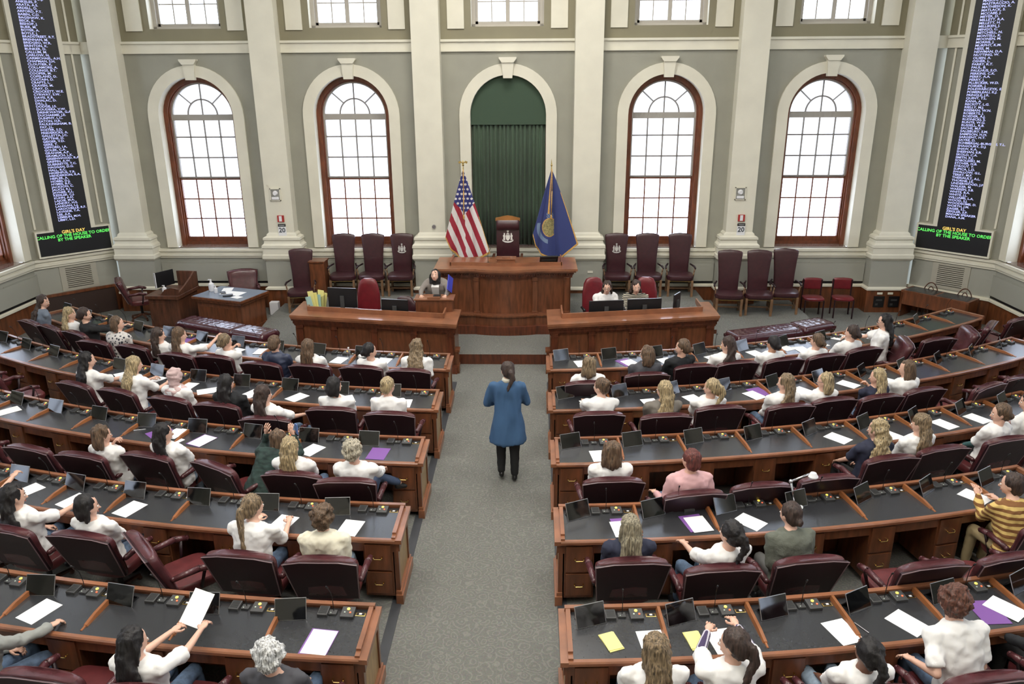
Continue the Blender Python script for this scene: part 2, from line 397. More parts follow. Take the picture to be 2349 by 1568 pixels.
# ------------------------------------------------------------------ platforms
b=nb()
def slab(b,poly,z0,z1l,mi=0):
    # poly list of (x,y,ztop)
    A=[b.verts.new((x,y,z)) for x,y,z in poly]; B=[b.verts.new((x,y,z0)) for x,y,z in poly]; n=len(A)
    b.faces.new(A).material_index=0
    for i in range(n): b.faces.new((A[i],B[i],B[(i+1)%n],A[(i+1)%n])).material_index=1
slab(b,[(XC-1.7,13.83,.2),(XC+1.7,13.83,.2),(XC+1.7,15.4,.2),(XC-1.7,15.4,.2)],0,0)
for s in (-1,1):
    P=lambda x,y,z:(XC+s*x,y,z)
    slab(b,[P(1.7,14.3,.1),P(3.9,14.3,.1),P(3.9,15.4,.1),P(1.7,15.4,.1)],0,0)
    slab(b,[P(0,15.4,.2),P(4.4,15.4,.2),P(4.4,16.7,.45),P(0,16.7,.45)],0,0)
    slab(b,[P(0,16.7,.45),P(4.4,16.7,.45),P(4.4,17.7,.45),P(0,17.7,.45)],0,0)
    X=6.62 if s>0 else 5.3
    slab(b,[P(3.9,14.5,.012),P(X,14.5,.012),P(X,16.2,.2),P(3.9,16.2,.2)],0,0)
    slab(b,[P(4.4,16.2,.2),P(X,16.2,.2),P(X,17.7,.2),P(4.4,17.7,.2)],0,0)
struct('floor_platform',b,[M_carpet,M_woodd])
b=nb()
for s in (-1,1): box(b,XC+s*.86-.05,XC+s*.86+.05,3.0,12.9,0,.006)
struct('trim_1',b,M_rubber)
# ------------------------------------------------------------------ scoreboards
LNAMES="ABDI, M.|ADAMS, D.|ALBERT, J.|ANDREWS, D.J.|ANKELES, P.|ARATA, A.S.|ARDELL, D.|ARFORD, P.T.|BABIN, C.D.|BAGSHAW, K.|BECK, K.|BISHOP, J.|BLIER, M.|BOYER, A.|BOYLE, J.|BRADSTREET, R.T.|BRENNAN, M.|BRIDGEO, W.R.|BRINTON, K.|BUNKER, D.|CALLUM, M.|CARLOW, N.|CARMICHAEL, A.H.|CHAPMAN, S.H.|CLOUTIER, K.|COLLAMORE, A.|COLLINGS, B.T.|COOPER, M.|COPELAND, D.|COSTAIN, D.|CRAFTS, L.|CRAVEN, M.|CRAY, D.|CROCKETT, W.E.|CYRWAY, S.W.|DAVIS, K.R.|DHALAC, D.|DILL, J.|DODGE, J.S.|DOUDERA, V.W.|DRINKWATER, G.A.|DUCHARME, J.E.|DUNPHY, L.C.|EATON, H.R.|FAULKINGHAM, B.|FAY, J.L.|FOSTER, S.D.|FREDERICKS, A.|GALLETTA, J.C.|GATTINE, D.|GEIGER, V.D.|GERE, T.|GIFFORD, I.A.|GOLEK, C.A.|GRAHAM, A.P.|GRAMLICH, L.K.|GREENWOOD, R.A.|GRIFFIN, A.W.|GUERRETTE, T.C.|HAGGAN, D.G.|HALL, R.C.|HASENFUS, T.R.|HENDERSON, R.A.|HEPLER, A.|HOBBS, D.J.|HYMES, B.C.|JACKSON, C.|JAUCH, R.L.|JAVNER, K.L.|KESSLER, C.J.|KUHN, A.D.|LAJOIE, M.A.|LANDRY, H.S.|LANIGAN, L.J.|LAROCHELLE, R.F.|LAVIGNE, T.A.|LEE, A.R.|LEMELIN, M.H.|LIBBY, L.D."
RNAMES="LOOKNER, S.|LYMAN, S.G.|MADIGAN, C.|MALON, M.|MASON, R.|MASTRACCIO, A.|MATHIESON, K.|MATLACK, S.|MCCABE, J.|MEYER, D.|MILLETT, R.A.|MILLETT, H.|MILLIKEN, J.|MINGO, C.|MITCHELL, N.|MONTELL, K.|MOONEN, M.|MORRIS, J.|MURPHY, K.M.|NESS, M.|NEWMAN, D.A.|NUTTING, W.|OLSEN, A.|OSHER, L.|PARRY, K.T.|PAUL, B.|PAULHUS, S.O.|PERKINS, C.K.|PERRY, A.A.|PERRY, J.|PLUECKER, W.D.|POIRIER, J.|POLEWARCZYK, E.J.|POMERLEAU, K.J.|PRINGLE, J.R.|QUINT, T.L.|RANA, A.|RECKITT, L.G.|RIELLY, M.J.|RISEMAN, W.N.|ROBERTS, J.|ROEDER, A.J.|RUDNICKI, S.|RUNTE, W.G.|RUSSELL, R.B.|SACHS, M.F.|SALISBURY, S.M.|SAMPSON, H.H.|SARGENT, H.T.|SAYRE, D.|SCHMERSAL-BURGESS, T.L.|SHAGOURY, D.J.|SHAW, K.A.|SHEEHAN, E.R.|SKOLD, C.A.|SMITH, K.J.|SOBOLESKI, M.|STOVER, H.B.|STROUT, T.|SUPICA, L.D.|SWALLOW, G.L.|TERRY, M.F.|THERIAULT, A.L.|THORNE, J.E.|UNDERWOOD, J.F.|WALKER, M.|WARREN, S.B.|WHITE, B.A.|WHITE, J.L.|WILLIAMS, L.A.|WOOD, S.J.|WOODSOME, D.|WORTH, J.M.|ZAGER, S.L.|ZEIGLER, S.P.|MADAM SPEAKER|DANA, A.M."
TXT=[]
def text(name,body,size,m,parent,loc,rot=(PI/2,0,0),align='LEFT',line=1.0,off=0.0,valign='TOP_BASELINE',xs=None):
    c=bpy.data.curves.new(name,'FONT'); c.body=body; c.size=size; c.align_x=align; c.align_y=valign; c.space_line=line; c.offset=off; c.resolution_u=2; c.extrude=.0008
    c.materials.append(m); o=bpy.data.objects.new(name,c); COL.objects.link(o); o.parent=parent; o.location=loc; o.rotation_euler=rot
    if xs: o.scale=(xs,1,1)
    TXT.append(o); return o
for s in (-1,1):
    L=(P2[s]-P1[s]).length
    t=thing('electronic_board','tall black electronic name board on the %s corner wall with green message lines'%('left' if s<0 else 'right'),'electronic board',group='electronic boards'); t.matrix_world=CM[s]
    del t['group']
    c0=L-1.22 if s<0 else .44; c1=L-.45 if s<0 else 1.21
    a0=L-1.57 if s<0 else .05; a1=L-.08 if s<0 else 1.54
    b=nb(); poly=[(a0,1.50),(a1,1.50),(a1,2.02),(c1,2.02),(c1,9.4),(c0,9.4),(c0,2.02),(a0,2.02)]
    prism(b,poly,'y',-.12,-.01); obj('board_panel',b,M_tile,t)
    b=nb(); w=.035
    for u0,u1,z0,z1 in ((a0-w,a1+w,1.465,1.50),(a0-w,a0,1.5,2.055),(a1,a1+w,1.5,2.055),(a0,c0,2.02,2.055),(c1,a1,2.02,2.055),(c0-.09,c0,2.055,9.4),(c1,c1+.09,2.055,9.4)): box(b,u0,u1,-.14,0,z0,z1)
    obj('board_frame',b,M_cream,t)
    names=(LNAMES if s<0 else RNAMES).split('|'); n=len(names); pit=.0606
    text('name_list','\n'.join(names),pit*1.04,M_led,t,(c0+.13,-.124,2.24+pit*(n-1)),line=1/1.04,off=.0012,xs=1.22)
    text('message_title',"GIRL'S DAY",.096,M_ledy,t,((a0+a1)/2,-.124,1.965),align='CENTER',off=.0018)
    text('message_lines',"CALLING OF THE HOUSE TO ORDER\nBY THE SPEAKER",.093,M_ledg,t,((a0+a1)/2,-.124,1.885),align='CENTER',line=.9,off=.0018)
    t=thing('wall_vent','cream louvred wall vent below the %s name board'%('left' if s<0 else 'right'),'vent'); t.matrix_world=CM[s]
    u0,u1=(L-1.12,L-.58) if s<0 else (.58,1.12)
    b=nb(); box(b,u0-.12,u1+.12,-.02,0,.63,1.20); obj('vent_frame',b,mat('vent_paint',(176,172,158),.5),t)
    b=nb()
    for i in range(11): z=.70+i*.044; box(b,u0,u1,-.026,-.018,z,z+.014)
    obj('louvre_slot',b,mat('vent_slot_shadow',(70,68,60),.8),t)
# ------------------------------------------------------------------ desk rows
RF=[0,16.10,17.70,19.30,20.95,22.64]
A0=.86; PIT=.80; DD=.66
def TH(row,s,r): return math.asin(A0/r)+(s-A0)/(RF[row]-.33)
def DP(row,sd,s,dr,z):
    r=RF[row]+dr; a=TH(row,s,r); return V((XC+sd*r*sin(a),YC-r*cos(a),z))
def DROT(row,sd,s): return sd*TH(row,s,RF[row]-.33)
def arcbox(b,row,sd,s0,s1,d0,d1,z0,z1,mi=0,n=None,zz=None):
    n=n or max(1,int(abs(s1-s0)/.25)); rg=[]
    for i in range(n+1):
        s=s0+(s1-s0)*i/n
        rg.append([DP(row,sd,s,d0,z0),DP(row,sd,s,d1,z0),DP(row,sd,s,d1,z1),DP(row,sd,s,d0,z1)])
    return loft(b,rg,mi)
def drawer_proto(h):
    r=bpy.data.objects.new('drawer',None)
    b=nb(); box(b,-.135,.135,-.012,.012,-h/2,h/2,bev=.004); d=b
    me=bpy.data.meshes.new('drawer'); bmesh.ops.recalc_face_normals(d,faces=d.faces[:]); d.to_mesh(me); d.free(); me.materials.append(M_wood); return me
DM1=drawer_proto(.30); DM2=drawer_proto(.26)
b=nb(); 
for s in (-1,1): cone(b,(s*.045,-.01,.012),(s*.045,-.035,.012),.006,.005,6)
tube(b,[(-.045,-.035,.012),(-.036,-.038,-.006),(.036,-.038,-.006),(.045,-.035,.012)],.005,6)
HME=bpy.data.meshes.new('drawer_handle'); b.to_mesh(HME); b.free(); HME.materials.append(M_brass)
b=nb(); box(b,-.045,.045,-.022,.022,0,.004,bev=.002); box(b,-.034,.034,-.013,.013,.004,.006,mi=1); box(b,-.012,.012,-.01,.01,.006,.009,mi=2)
OME=bpy.data.meshes.new('outlet_plate'); b.to_mesh(OME); b.free(); [OME.materials.append(m) for m in (M_brass,M_black,M_white)]
NS={(-1,1):11,(-1,2):11,(-1,3):9,(-1,4):7,(-1,5):5,(1,1):11,(1,2):11,(1,3):9,(1,4):7,(1,5):6}
rown={1:'front',2:'second',3:'third',4:'fourth',5:'nearest'}
for (sd,row),n in NS.items():
    o=DP(row,sd,A0,0,0); t=thing('curved_desk',f"curved cherry wood desk with black leather top, {rown[row]} row {'left' if sd<0 else 'right'} of the aisle",'desk',(0,0,0))
    R=RF[row]; s0=A0; s1=A0+PIT*n; e=.86
    b=nb(); arcbox(b,row,sd,s0-.03,s1+.03,-DD,-.015,.715,.752)           # top slab
    arcbox(b,row,sd,s0-.03,s1+.03,-DD-.0,-DD+.03,.06,.80)                # back panel up to rim
    arcbox(b,row,sd,s0,s1,-DD-.02,-DD,.70,.74); arcbox(b,row,sd,s0,s1,-DD-.025,-DD,0,.14)
    arcbox(b,row,sd,s0,s1,-.07,-.045,.60,.716)                            # apron
    arcbox(b,row,sd,s1,s1+.03,-DD,-.02,0,.715,n=1)
    obj('desk_carcass',b,M_wood,t)
    b=nb(); rg=[]                                                           # rounded nosing + rim caps
    for i in range(int(n*4)+1):
        s=s0-.03+(s1-s0+.06)*i/int(n*4); rg.append([DP(row,sd,s,-.04+.04*cos(a),.740+.022*sin(a)) if False else DP(row,sd,s,dx,z) for dx,z in ((-.045,.718),(-.008,.718),(0,.728),(0,.752),(-.01,.764),(-.045,.764))])
    loft(b,rg)
    rg=[]
    for i in range(int(n*4)+1):
        s=s0-.03+(s1-s0+.06)*i/int(n*4); rg.append([DP(row,sd,s,dx,z) for dx,z in ((-DD-.008,.785),(-DD+.038,.785),(-DD+.038,.806),(-DD-.008,.806))])
    loft(b,rg)
    if row==1 or True:
        arcbox(b,row,sd,s1-.02,s1+.04,-DD,0,.752,.80,n=1)
    obj('desk_rail',b,M_woodh,t)
    b=nb(); arcbox(b,row,sd,s0+.015,s1-.01,-DD+.03,-.04,.750,.7585); obj('leather_top',b,M_inlay,t)
    # aisle end
    b=nb(); arcbox(b,row,sd,s0-.085,s0-.02,-DD-.01,0,.722,.766,0,n=1)     # broad end cap
    arcbox(b,row,sd,s0-.022,s0+.018,-DD,-.09,.76,.802,0,n=1); arcbox(b,row,sd,s0-.022,s0+.018,-.09,-.03,.76,.782,0,n=1)
    arcbox(b,row,sd,s0-.06,s0-.02,-DD,-.03,.62,.722,1,n=1); arcbox(b,row,sd,s0-.045,s0,-DD,-DD+.05,.05,.722,1,n=1); arcbox(b,row,sd,s0-.045,s0,-.09,-.03,.05,.722,1,n=1)
    arcbox(b,row,sd,s0-.03,s0,-DD+.05,-.09,.1,.65,2,n=1)
    arcbox(b,row,sd,s0-.075,s0,-DD-.03,.0,0,.11,0,n=1); arcbox(b,row,sd,s0-.058,s0,-DD-.02,-.015,.11,.15,0,n=1)
    obj('end_panel',b,[M_woodh,M_wood,M_woodl],t)
    for k in range(1,n):
        s=s0+PIT*k; b=nb(); rg=[]
        for dr,z in ((-DD+.035,.804),(-.28,.795),(-.15,.775),(-.145,.769),(-.09,.764)):
            w=.022 if dr<-.147 else .011
            rg.append([DP(row,sd,s-w,dr,.757),DP(row,sd,s+w,dr,.757),DP(row,sd,s+w*.6,dr,z),DP(row,sd,s-w*.6,dr,z)])
        loft(b,rg); obj('divider',b,M_divw,t)
    for k in range(n):
        s=s0+PIT*k; b=nb(); arcbox(b,row,sd,s+.015,s+.315,-.56,-.045,.07,.716,n=1); obj('pedestal',b,M_wood,t)
        th=DROT(row,sd,s+.165)
        for me,z in ((DM1,.54),(DM2,.235)):
            d=obj('drawer',me,None,t,loc=DP(row,sd,s+.165,-.038,z),rot=th)
            obj('drawer_handle',HME,None,d)
        obj('power_outlet',OME,None,t,loc=DP(row,sd,s+(.725 if sd>0 else .085),-.56,.7585),rot=th)
# ------------------------------------------------------------------ desk equipment prototypes
def p_tablet():
    t=thing('tablet','x','tablet')
    T=Matrix.Rotation(math.radians(-24),4,'X')
    b=nb(); box(b,-.135,.135,-.004,.004,0,.19,T,bev=.003); obj('tablet_case',b,M_alu,t)
    b=nb(); box(b,-.130,.130,-.0055,-.003,.005,.185,T); obj('screen',b,M_screen,t)
    b=nb(); box(b,-.10,.10,0,.14,.001,.007); box(b,-.09,.09,.0,.008,0,.12,Matrix.Translation((0,.13,.003))@Matrix.Rotation(math.radians(38),4,'X')); obj('folding_stand',b,M_black,t)
    return t
def p_speaker():
    t=thing('desk_speaker','x','speaker'); b=nb(); box(b,-.045,.045,-.055,.055,0,.032,Matrix.Rotation(math.radians(4),4,'X'),bev=.006); obj('speaker_box',b,M_dgrey,t)
    b=nb()
    for i in range(9):
        y=-.04+i*.01; box(b,-.035,.035,y,y+.004,.031,.0335,Matrix.Rotation(math.radians(4),4,'X'))
    obj('grille',b,M_black,t); return t
def p_mic():
    t=thing('gooseneck_microphone','x','microphone'); b=nb(); box(b,-.035,.035,-.03,.03,0,.018,bev=.005); obj('base',b,M_dgrey,t)
    b=nb(); ell(b,(-.015,-.014,.019),(.006,.006,.004),u=8,v=4); obj('talk_button',b,M_wbtn,t)
    b=nb(); tube(b,[(.005,.01,.015),(.005,.005,.12),(.0,-.01,.22),(-.01,-.05,.30)],.0035,6); obj('gooseneck',b,M_black,t)
    b=nb(); cap(b,(-.01,-.05,.30),(-.014,-.07,.325),.008,.008,8); obj('microphone_head',b,M_black,t,True); return t
def p_vote():
    t=thing('voting_box','x','voting box'); T=Matrix.Rotation(math.radians(6),4,'X')
    b=nb(); box(b,-.058,.058,-.06,.06,0,.034,T,bev=.005); obj('box',b,M_dgrey,t)
    for m,x,y,r in ((M_ybtn,0,.028,.014),(M_rbtn,.024,-.012,.009),(M_wbtn,-.024,-.012,.007)):
        b=nb(); cone(b,T@V((x,y,.033)),T@V((x,y,.04)),r,r,10); obj('button',b,m,t)
    return t
PT,PS,PM,PV=p_tablet(),p_speaker(),p_mic(),p_vote()
OFF={'t':.185,'s':.375,'m':.475,'v':.60}
noT={(1,1,0):0}
rnd=random.Random(3)
TYAW={(1,1):14,(1,2):20,(1,3):14,(1,4):16,(1,5):12,(-1,1):-2,(-1,2):2,(-1,3):2,(-1,4):3,(-1,5):3}
for (sd,row),n in NS.items():
    for k in range(n):
        s0=A0+PIT*k
        q=lambda o: s0+o if sd>0 else s0+PIT-o
        pl=place(row,sd,k+1)
        for key,pr,dr,nm in (('t',PT,-.44,'black tablet on stand'),('s',PS,-.56,'small grey speaker'),('m',PM,-.56,'gooseneck microphone'),('v',PV,-.555,'black voting box')):
            if key=='t' and (sd,row,k) in ((-1,1,0),(1,1,10)): continue
            s=q(OFF[key]+rnd.uniform(-.012,.012) - (.06 if key=='t' and sd<0 else 0)); th=DROT(row,sd,s)
            yaw=0
            if key=='t':
                yaw=math.radians(TYAW[(sd,row)]+rnd.uniform(-7,7)+(k*1.0 if sd>0 else 0))
            use(pr,DP(row,sd,s,dr,.7592),th+yaw,f"{nm}, {pl}",group={'t':'tablets on the desks','s':'speakers on the desks','m':'microphones on the desks','v':'voting boxes on the desks'}[key])
# ------------------------------------------------------------------ member chairs
def p_chair():
    t=thing('swivel_chair','x','chair')
    b=nb(); rg=[]
    for z,w,d in ((.37,.22,.20),(.385,.255,.235),(.43,.27,.25),(.47,.268,.25),(.49,.25,.235),(.495,.20,.19)): rg.append(sring((0,.02,z),w,d,20,.45))
    loft(b,rg); obj('seat',b,mat('seat_burgundy_leather',(102,48,50),.3,spec=.6,var=.12,scale=10),t,40)
    def backp(z): return -.20-.33*(z-.45)
    b=nb(); rg=[]
    for z,w,d in ((.44,.28,.035),(.50,.30,.055),(.62,.312,.06),(.78,.32,.06),(.88,.335,.062),(.94,.342,.07),(.985,.338,.064),(1.005,.315,.045)):
        rg.append(sring((0,backp(z),z),w,d,24,.5,zf=(lambda x,z=z:(-.35*x*x) if z>.7 else 0)))
    loft(b,rg); obj('backrest',b,M_leatherr,t,45)
    b=nb()
    P=[]
    for sx,z in ((-.295,.45),(.295,.45),(.346,.955),(.18,.985),(-.18,.985),(-.346,.955)): P.append(V((sx,backp(z)-.060-(.016 if z>.6 else -.01),z)))
    A=[b.verts.new(p) for p in P]; Bv=[b.verts.new(p+V((0,.03,0))) for p in P]; b.faces.new(A); b.faces.new(Bv[::-1])
    for i in range(6): b.faces.new((A[i],Bv[i],Bv[(i+1)%6],A[(i+1)%6]))
    pn=obj('back_panel',b,M_leatherd,t)
    b=nb(); tube(b,[P[0],P[5],P[4],P[3],P[2],P[1]],.006,5); obj('piping',b,M_pipe,pn)
    for s in (-1,1):
        b=nb(); cap(b,(s*.32,-.22,.655),(s*.335,.02,.675),.028,.035,8); cap(b,(s*.335,.02,.675),(s*.335,.14,.645),.035,.03,8); obj('armrest',b,M_leatherr,t,True)
        b=nb(); cap(b,(s*.325,.08,.645),(s*.28,.04,.43),.018,.016,6); obj('arm_support',b,M_leatherd,t,True)
    b=nb(); cone(b,(0,0,.10),(0,0,.38),.03,.03,10); cone(b,(0,0,.33),(0,0,.375),.05,.11,10); obj('gas_column',b,M_black,t)
    b=nb()
    for i in range(5):
        a=2*PI*i/5+.3; cone(b,(0,0,.12),(.27*cos(a),.27*sin(a),.065),.03,.02,6); ell(b,(.27*cos(a),.27*sin(a),.03),(.028,.028,.028),u=8,v=5)
    obj('star_base',b,M_walnut,t); return t
CH=p_chair()
# (s, dr of the top of the back, turn deg)
CHT={(-1,1):[(8.75,.60,0),(8.15,.58,-3),(7.45,.56,-4),(6.75,.74,6),(5.97,.66,0),(5.02,.72,0),(4.42,.62,4),(3.56,.70,0),(2.80,.62,0),(2.03,.57,0),(1.31,.62,0)],
(-1,2):[(9.3,.62,8),(8.6,.7,-6),(7.6,.8,-14),(6.0,.64,-4),(5.24,.64,-4),(4.36,.67,-4),(3.63,.70,0),(2.82,.98,5),(2.1,.56,3),(1.32,.62,0)],
(-1,3):[(6.9,.8,-6),(6.1,.85,-5),(5.36,.82,0),(4.63,.80,0),(3.89,.62,-4),(3.01,.70,-20),(2.09,.75,0),(1.48,.84,5)],
(-1,4):[(5.3,.7,0),(4.55,.67,0),(3.75,.60,0),(3.12,.62,-38),(2.13,.66,0),(1.38,.66,4)],
(-1,5):[(3.9,.66,-25),(3.05,.62,0),(2.2,.66,0),(1.3,.66,0)],
(1,1):[(1.32,1.1,0),(2.17,.84,0),(2.95,.62,0),(3.61,.60,0),(4.34,.65,0),(5.04,.68,0),(5.79,.62,0),(6.70,.55,55),(7.25,.72,-8),(8.15,.62,50),(8.75,.62,20),(9.5,.75,-10)],
(1,2):[(1.40,.60,0),(2.22,.74,0),(2.97,.58,0),(3.88,.70,0),(4.54,.64,0),(5.20,.72,0),(5.92,.70,0),(6.85,.90,8),(7.6,.86,-10),(8.4,.7,0),(9.2,.8,0)],
(1,3):[(1.41,.78,0),(2.18,1.13,4),(2.90,1.05,0),(3.65,1.0,0),(4.56,.72,0),(5.28,.66,0),(6.20,.68,-4),(7.0,.66,0)],
(1,4):[(1.44,.64,0),(2.19,.80,0),(3.0,.76,0),(4.0,1.0,0),(4.75,1.03,0),(5.50,.72,-8)],
(1,5):[(1.45,.66,0),(2.2,.66,0),(2.95,.66,0),(3.80,.64,0),(4.8,.64,0)]}
def croot(row,sd,s,dr,turn):
    # chair origin placed so that its back top is at dr; s measured along the row
    th=DROT(row,sd,s); a=th+math.radians(turn)
    top=DP(row,sd,s,dr,0); return top+V((-sin(a),cos(a),0))*.375, a
CPOS={}
for (sd,row),lst in CHT.items():
    for i,(s,dr,turn) in enumerate(sorted(lst)):
        p,a=croot(row,sd,s,dr,turn); CPOS[(sd,row,i)]=(p,a,s,dr)
        use(CH,p,a,f"brown leather swivel chair, {rown[row]} desk row {'left' if sd<0 else 'right'} of aisle, {ORD[i+1]} chair from aisle",group='leather swivel chairs at the desk rows')
# ------------------------------------------------------------------ papers and folders
def sheet(name,w,h,th,m,n=1,spread=0):
    b=nb(); box(b,-w/2,w/2,-h/2,h/2,0,th); me=bpy.data.meshes.new(name); b.to_mesh(me); b.free(); me.materials.append(m); return me
ME_P=sheet('paper_sheet',.216,.29,.0025,M_paper); ME_F=sheet('folder',.235,.31,.004,M_purple)
PAP={(1,-1):[(2.67,-.23),(1.92,-.30),(5.32,-.25,20),(4.95,-.42,0),(4.62,-.22,-10),(4.16,-.33,12),(3.92,-.22,-20)],(1,1):[(1.36,-.27,8),(2.15,-.21,20),(2.76,-.22,14),(3.58,-.19,16),(4.36,-.24,10),(5.0,-.36,12),(5.22,-.19,-5),(5.69,-.34,6),(6.42,-.48,40),(6.76,-.37,20)],
(2,-1):[(6.07,-.33,-30),(5.43,-.3,-10),(4.75,-.23,6),(4.34,-.14,-50),(3.64,-.21,-16),(2.91,-.22,-24),(2.16,-.26,30),(1.3,-.21,4)],
(2,1):[(1.36,-.22,10),(2.24,-.18,6),(2.89,-.23,16),(3.81,-.19,18),(4.6,-.19,22),(5.4,-.23,24),(6.08,-.16,24)],
(3,-1):[(7.01,-.24,-20),(4.2,-.36,-6),(3.73,-.24,-14),(2.23,-.24,-22)],
(3,1):[(1.38,-.21,4),(4.52,-.26,26),(5.23,-.18,20),(6.15,-.25,10),(6.72,-.25,10)],
(4,-1):[(5.25,-.3,-16),(4.57,-.24,-14),(3.84,-.23,-12),(2.07,-.23,-10),(1.34,-.21,-6)],
(4,1):[(1.48,-.22,4),(2.28,-.25,6),(2.83,-.24,36),(5.5,-.26,22)],
(5,-1):[(3.79,-.25,-14),(1.21,-.19,-4)],
(5,1):[(1.54,-.22,3),(2.12,-.2,6),(3.15,-.21,10),(3.75,-.24,26),(4.70,-.26,26)]}
FOL=[(1,-1,5.81,-.44,0,'under the front left desk rail'),(1,1,2.09,-.25,22,''),(2,1,3.93,-.30,10,''),(3,-1,4.42,-.33,-30,''),(3,-1,1.37,-.23,-2,''),(3,-1,3.74,-.245,-14,''),(4,1,1.50,-.27,2,''),(4,1,2.25,-.28,8,''),(5,1,4.52,-.25,-8,''),(5,-1,1.215,-.192,-4,'')]
def kth(s): return max(1,min(12,int((s-A0)/PIT)+1))
fseen=[]
for row,sd,s,dr,r,_ in FOL:
    z=.7592; o=obj('folder',ME_F,None,None,loc=DP(row,sd,s,dr,z),rot=DROT(row,sd,s)+math.radians(r))
    tag(o,f"purple folder, {place(row,sd,kth(s))}",'folder','purple folders'); fseen.append((row,sd,s))
cnt={}
for (row,sd),l in PAP.items():
    for e in l:
        s,dr=e[0],e[1]; r=e[2] if len(e)>2 else rnd.uniform(-8,8); k=kth(s); c=cnt.get((row,sd,k),0); cnt[(row,sd,k)]=c+1
        onf=any(a==row and bb==sd and abs(q-s)<.3 for a,bb,q in fseen)
        z=.7592+(.0045 if onf else 0)+.0027*c
        o=obj('paper_sheet',ME_P,None,None,loc=DP(row,sd,s,dr,z),rot=DROT(row,sd,s)+math.radians(r))
        tag(o,f"{['white paper sheet','second white paper sheet','third white paper sheet'][c]}, {place(row,sd,k)}",'paper','white papers on the desks')
# yellow pads
for i,(s,dr,r,l) in enumerate(((1.20,-.24,16,'stack of pale yellow cards on nearest right desk beside the aisle end'),(1.89,-.22,4,'pale yellow notepad on nearest right desk between two white sheets'))):
    b=nb(); box(b,-.065,.065,-.11,.11,0,.006,Matrix.Rotation(.05,4,'Z')); box(b,-.065,.065,-.10,.10,.006,.012) ; o=obj('notepad',b,M_yellow,None,loc=DP(5,1,s,dr,.7594),rot=DROT(5,1,s)+math.radians(r)); tag(o,l,'notepad')
# pens, phones, bottle and odds on the desks
def small(name,b,m,row,sd,s,dr,r,label,cat,z=.7594,smooth=False,group=None):
    o=obj(name,b,m,None,smooth,loc=DP(row,sd,s,dr,z),rot=DROT(row,sd,s)+math.radians(r)); return tag(o,label,cat,group)
def penb(): 
    b=nb(); cone(b,(0,-.07,.005),(0,.07,.005),.005,.004,8); cone(b,(0,.07,.005),(0,.082,.005),.004,.001,8); return b
small('pen',penb(),M_alu,5,1,3.33,-.23,20,'silver pen beside white sheet on nearest right desk','pen')
small('pen',penb(),M_white,3,-1,4.75,-.33,-60,'white pen on third left desk beside purple folder','pen')
b=nb(); box(b,-.035,.035,-.07,.07,0,.008,bev=.003); small('phone',b,M_white,3,-1,4.02,-.16,-16,'white phone lying on third left desk against divider','phone')
b=nb(); box(b,-.035,.035,-.06,.06,0,.008,bev=.003); small('phone',b,mat('lilac_case',(190,180,215),.4),2,-1,1.75,-.33,50,'lilac phone lying on second left desk near the aisle','phone')
b=nb(); box(b,-.045,.045,-.03,.03,0,.02,bev=.003); small('wallet',b,mat('brown_wallet',(120,84,66),.6),1,1,1.42,-.23,10,'small brown wallet on white sheet, front right desk','wallet',z=.763)
# clear water bottle on the front left row
t=thing('water_bottle','clear plastic water bottle on front left desk','bottle',DP(1,-1,2.51,-.28,.7594))
b=nb(); loft(b,[sring((0,0,z),r,r,14) for z,r in ((0,.028),(.01,.032),(.13,.032),(.16,.025),(.185,.013),(.20,.013))]); obj('bottle_body',b,M_clear,t,True)
b=nb(); cone(b,(0,0,.2),(0,0,.218),.015,.015,12); obj('cap',b,M_white,t)
# round clip-on magnifier lamp on the fourth right row
t=thing('desk_lamp','white and chrome adjustable desk lamp on fourth right desk','lamp',DP(4,1,3.42,-.46,.7594),DROT(4,1,3.4))
b=nb(); loft(b,[sring((0,0,z),r,r,20) for z,r in ((0,.085),(.012,.09),(.022,.07))]); obj('lamp_base',b,M_white,t,30)
b=nb(); tube(b,[(0,0,.02),(-.06,.03,.30)],.012,8); tube(b,[(-.06,.03,.30),(.14,.02,.38)],.012,8); ell(b,(-.06,.03,.30),(.024,)*3); obj('lamp_arm',b,M_chrome,t,True)
b=nb(); loft(b,[sring((.17,0,z),r,r,18) for z,r in ((.345,.05),(.36,.055),(.40,.03))]); obj('lamp_head',b,M_white,t,30)
# white rolled paper on the front left row
b=nb(); cone(b,(-.09,0,.035),(.09,0,.035),.035,.05,16); o=small('rolled_paper',b,M_paper,1,-1,2.3,-.42,50,'white rolled sheet on front left desk beside water bottle','paper',smooth=30)
b=nb(); box(b,-.06,.06,-.12,.12,0,.003); small('card',b,M_paper,1,1,6.15,-.5,30,'white card leaning near front right divider','paper')
# ------------------------------------------------------------------ rostrum
t=thing('rostrum_desk','large cherry wood rostrum counter with bowed centre panel below the green curtain','rostrum',(XC,0,.2))
def bow(x,y,a=.12): return y-a*max(0,cos(PI/2*min(1,abs(x)/.62)))**.7 if abs(x)<.62 else y
def outline(hw,y,yb,a=.12):
    xs=[-hw]+[-.62+.62*2*i/16 for i in range(17)]+[hw]
    return [(x,bow(x,y,a)) for x in xs]+[(hw,yb),(-hw,yb)]
b=nb()
prism(b,outline(1.36,15.06,15.9,.10),'z',0,.18); obj('plinth',b,M_woodd,t)
b=nb(); prism(b,outline(1.34,15.15,15.9),'z',.18,.37); prism(b,outline(1.34,15.12,15.9),'z',.37,.40); obj('ledge',b,M_wood,t)
b=nb(); prism(b,outline(1.33,15.34,16.2,.14),'z',.40,1.16); obj('front_panel',b,M_wood,t)
b=nb(); prism(b,outline(1.36,15.30,16.22,.14),'z',1.14,1.20); prism(b,outline(1.39,15.25,16.25,.14),'z',1.22,1.27)
for i in range(54):
    x=-1.35+i*.051; y=bow(x,15.27,.14); box(b,x-.014,x+.014,y-.02,y+.1,1.195,1.225)
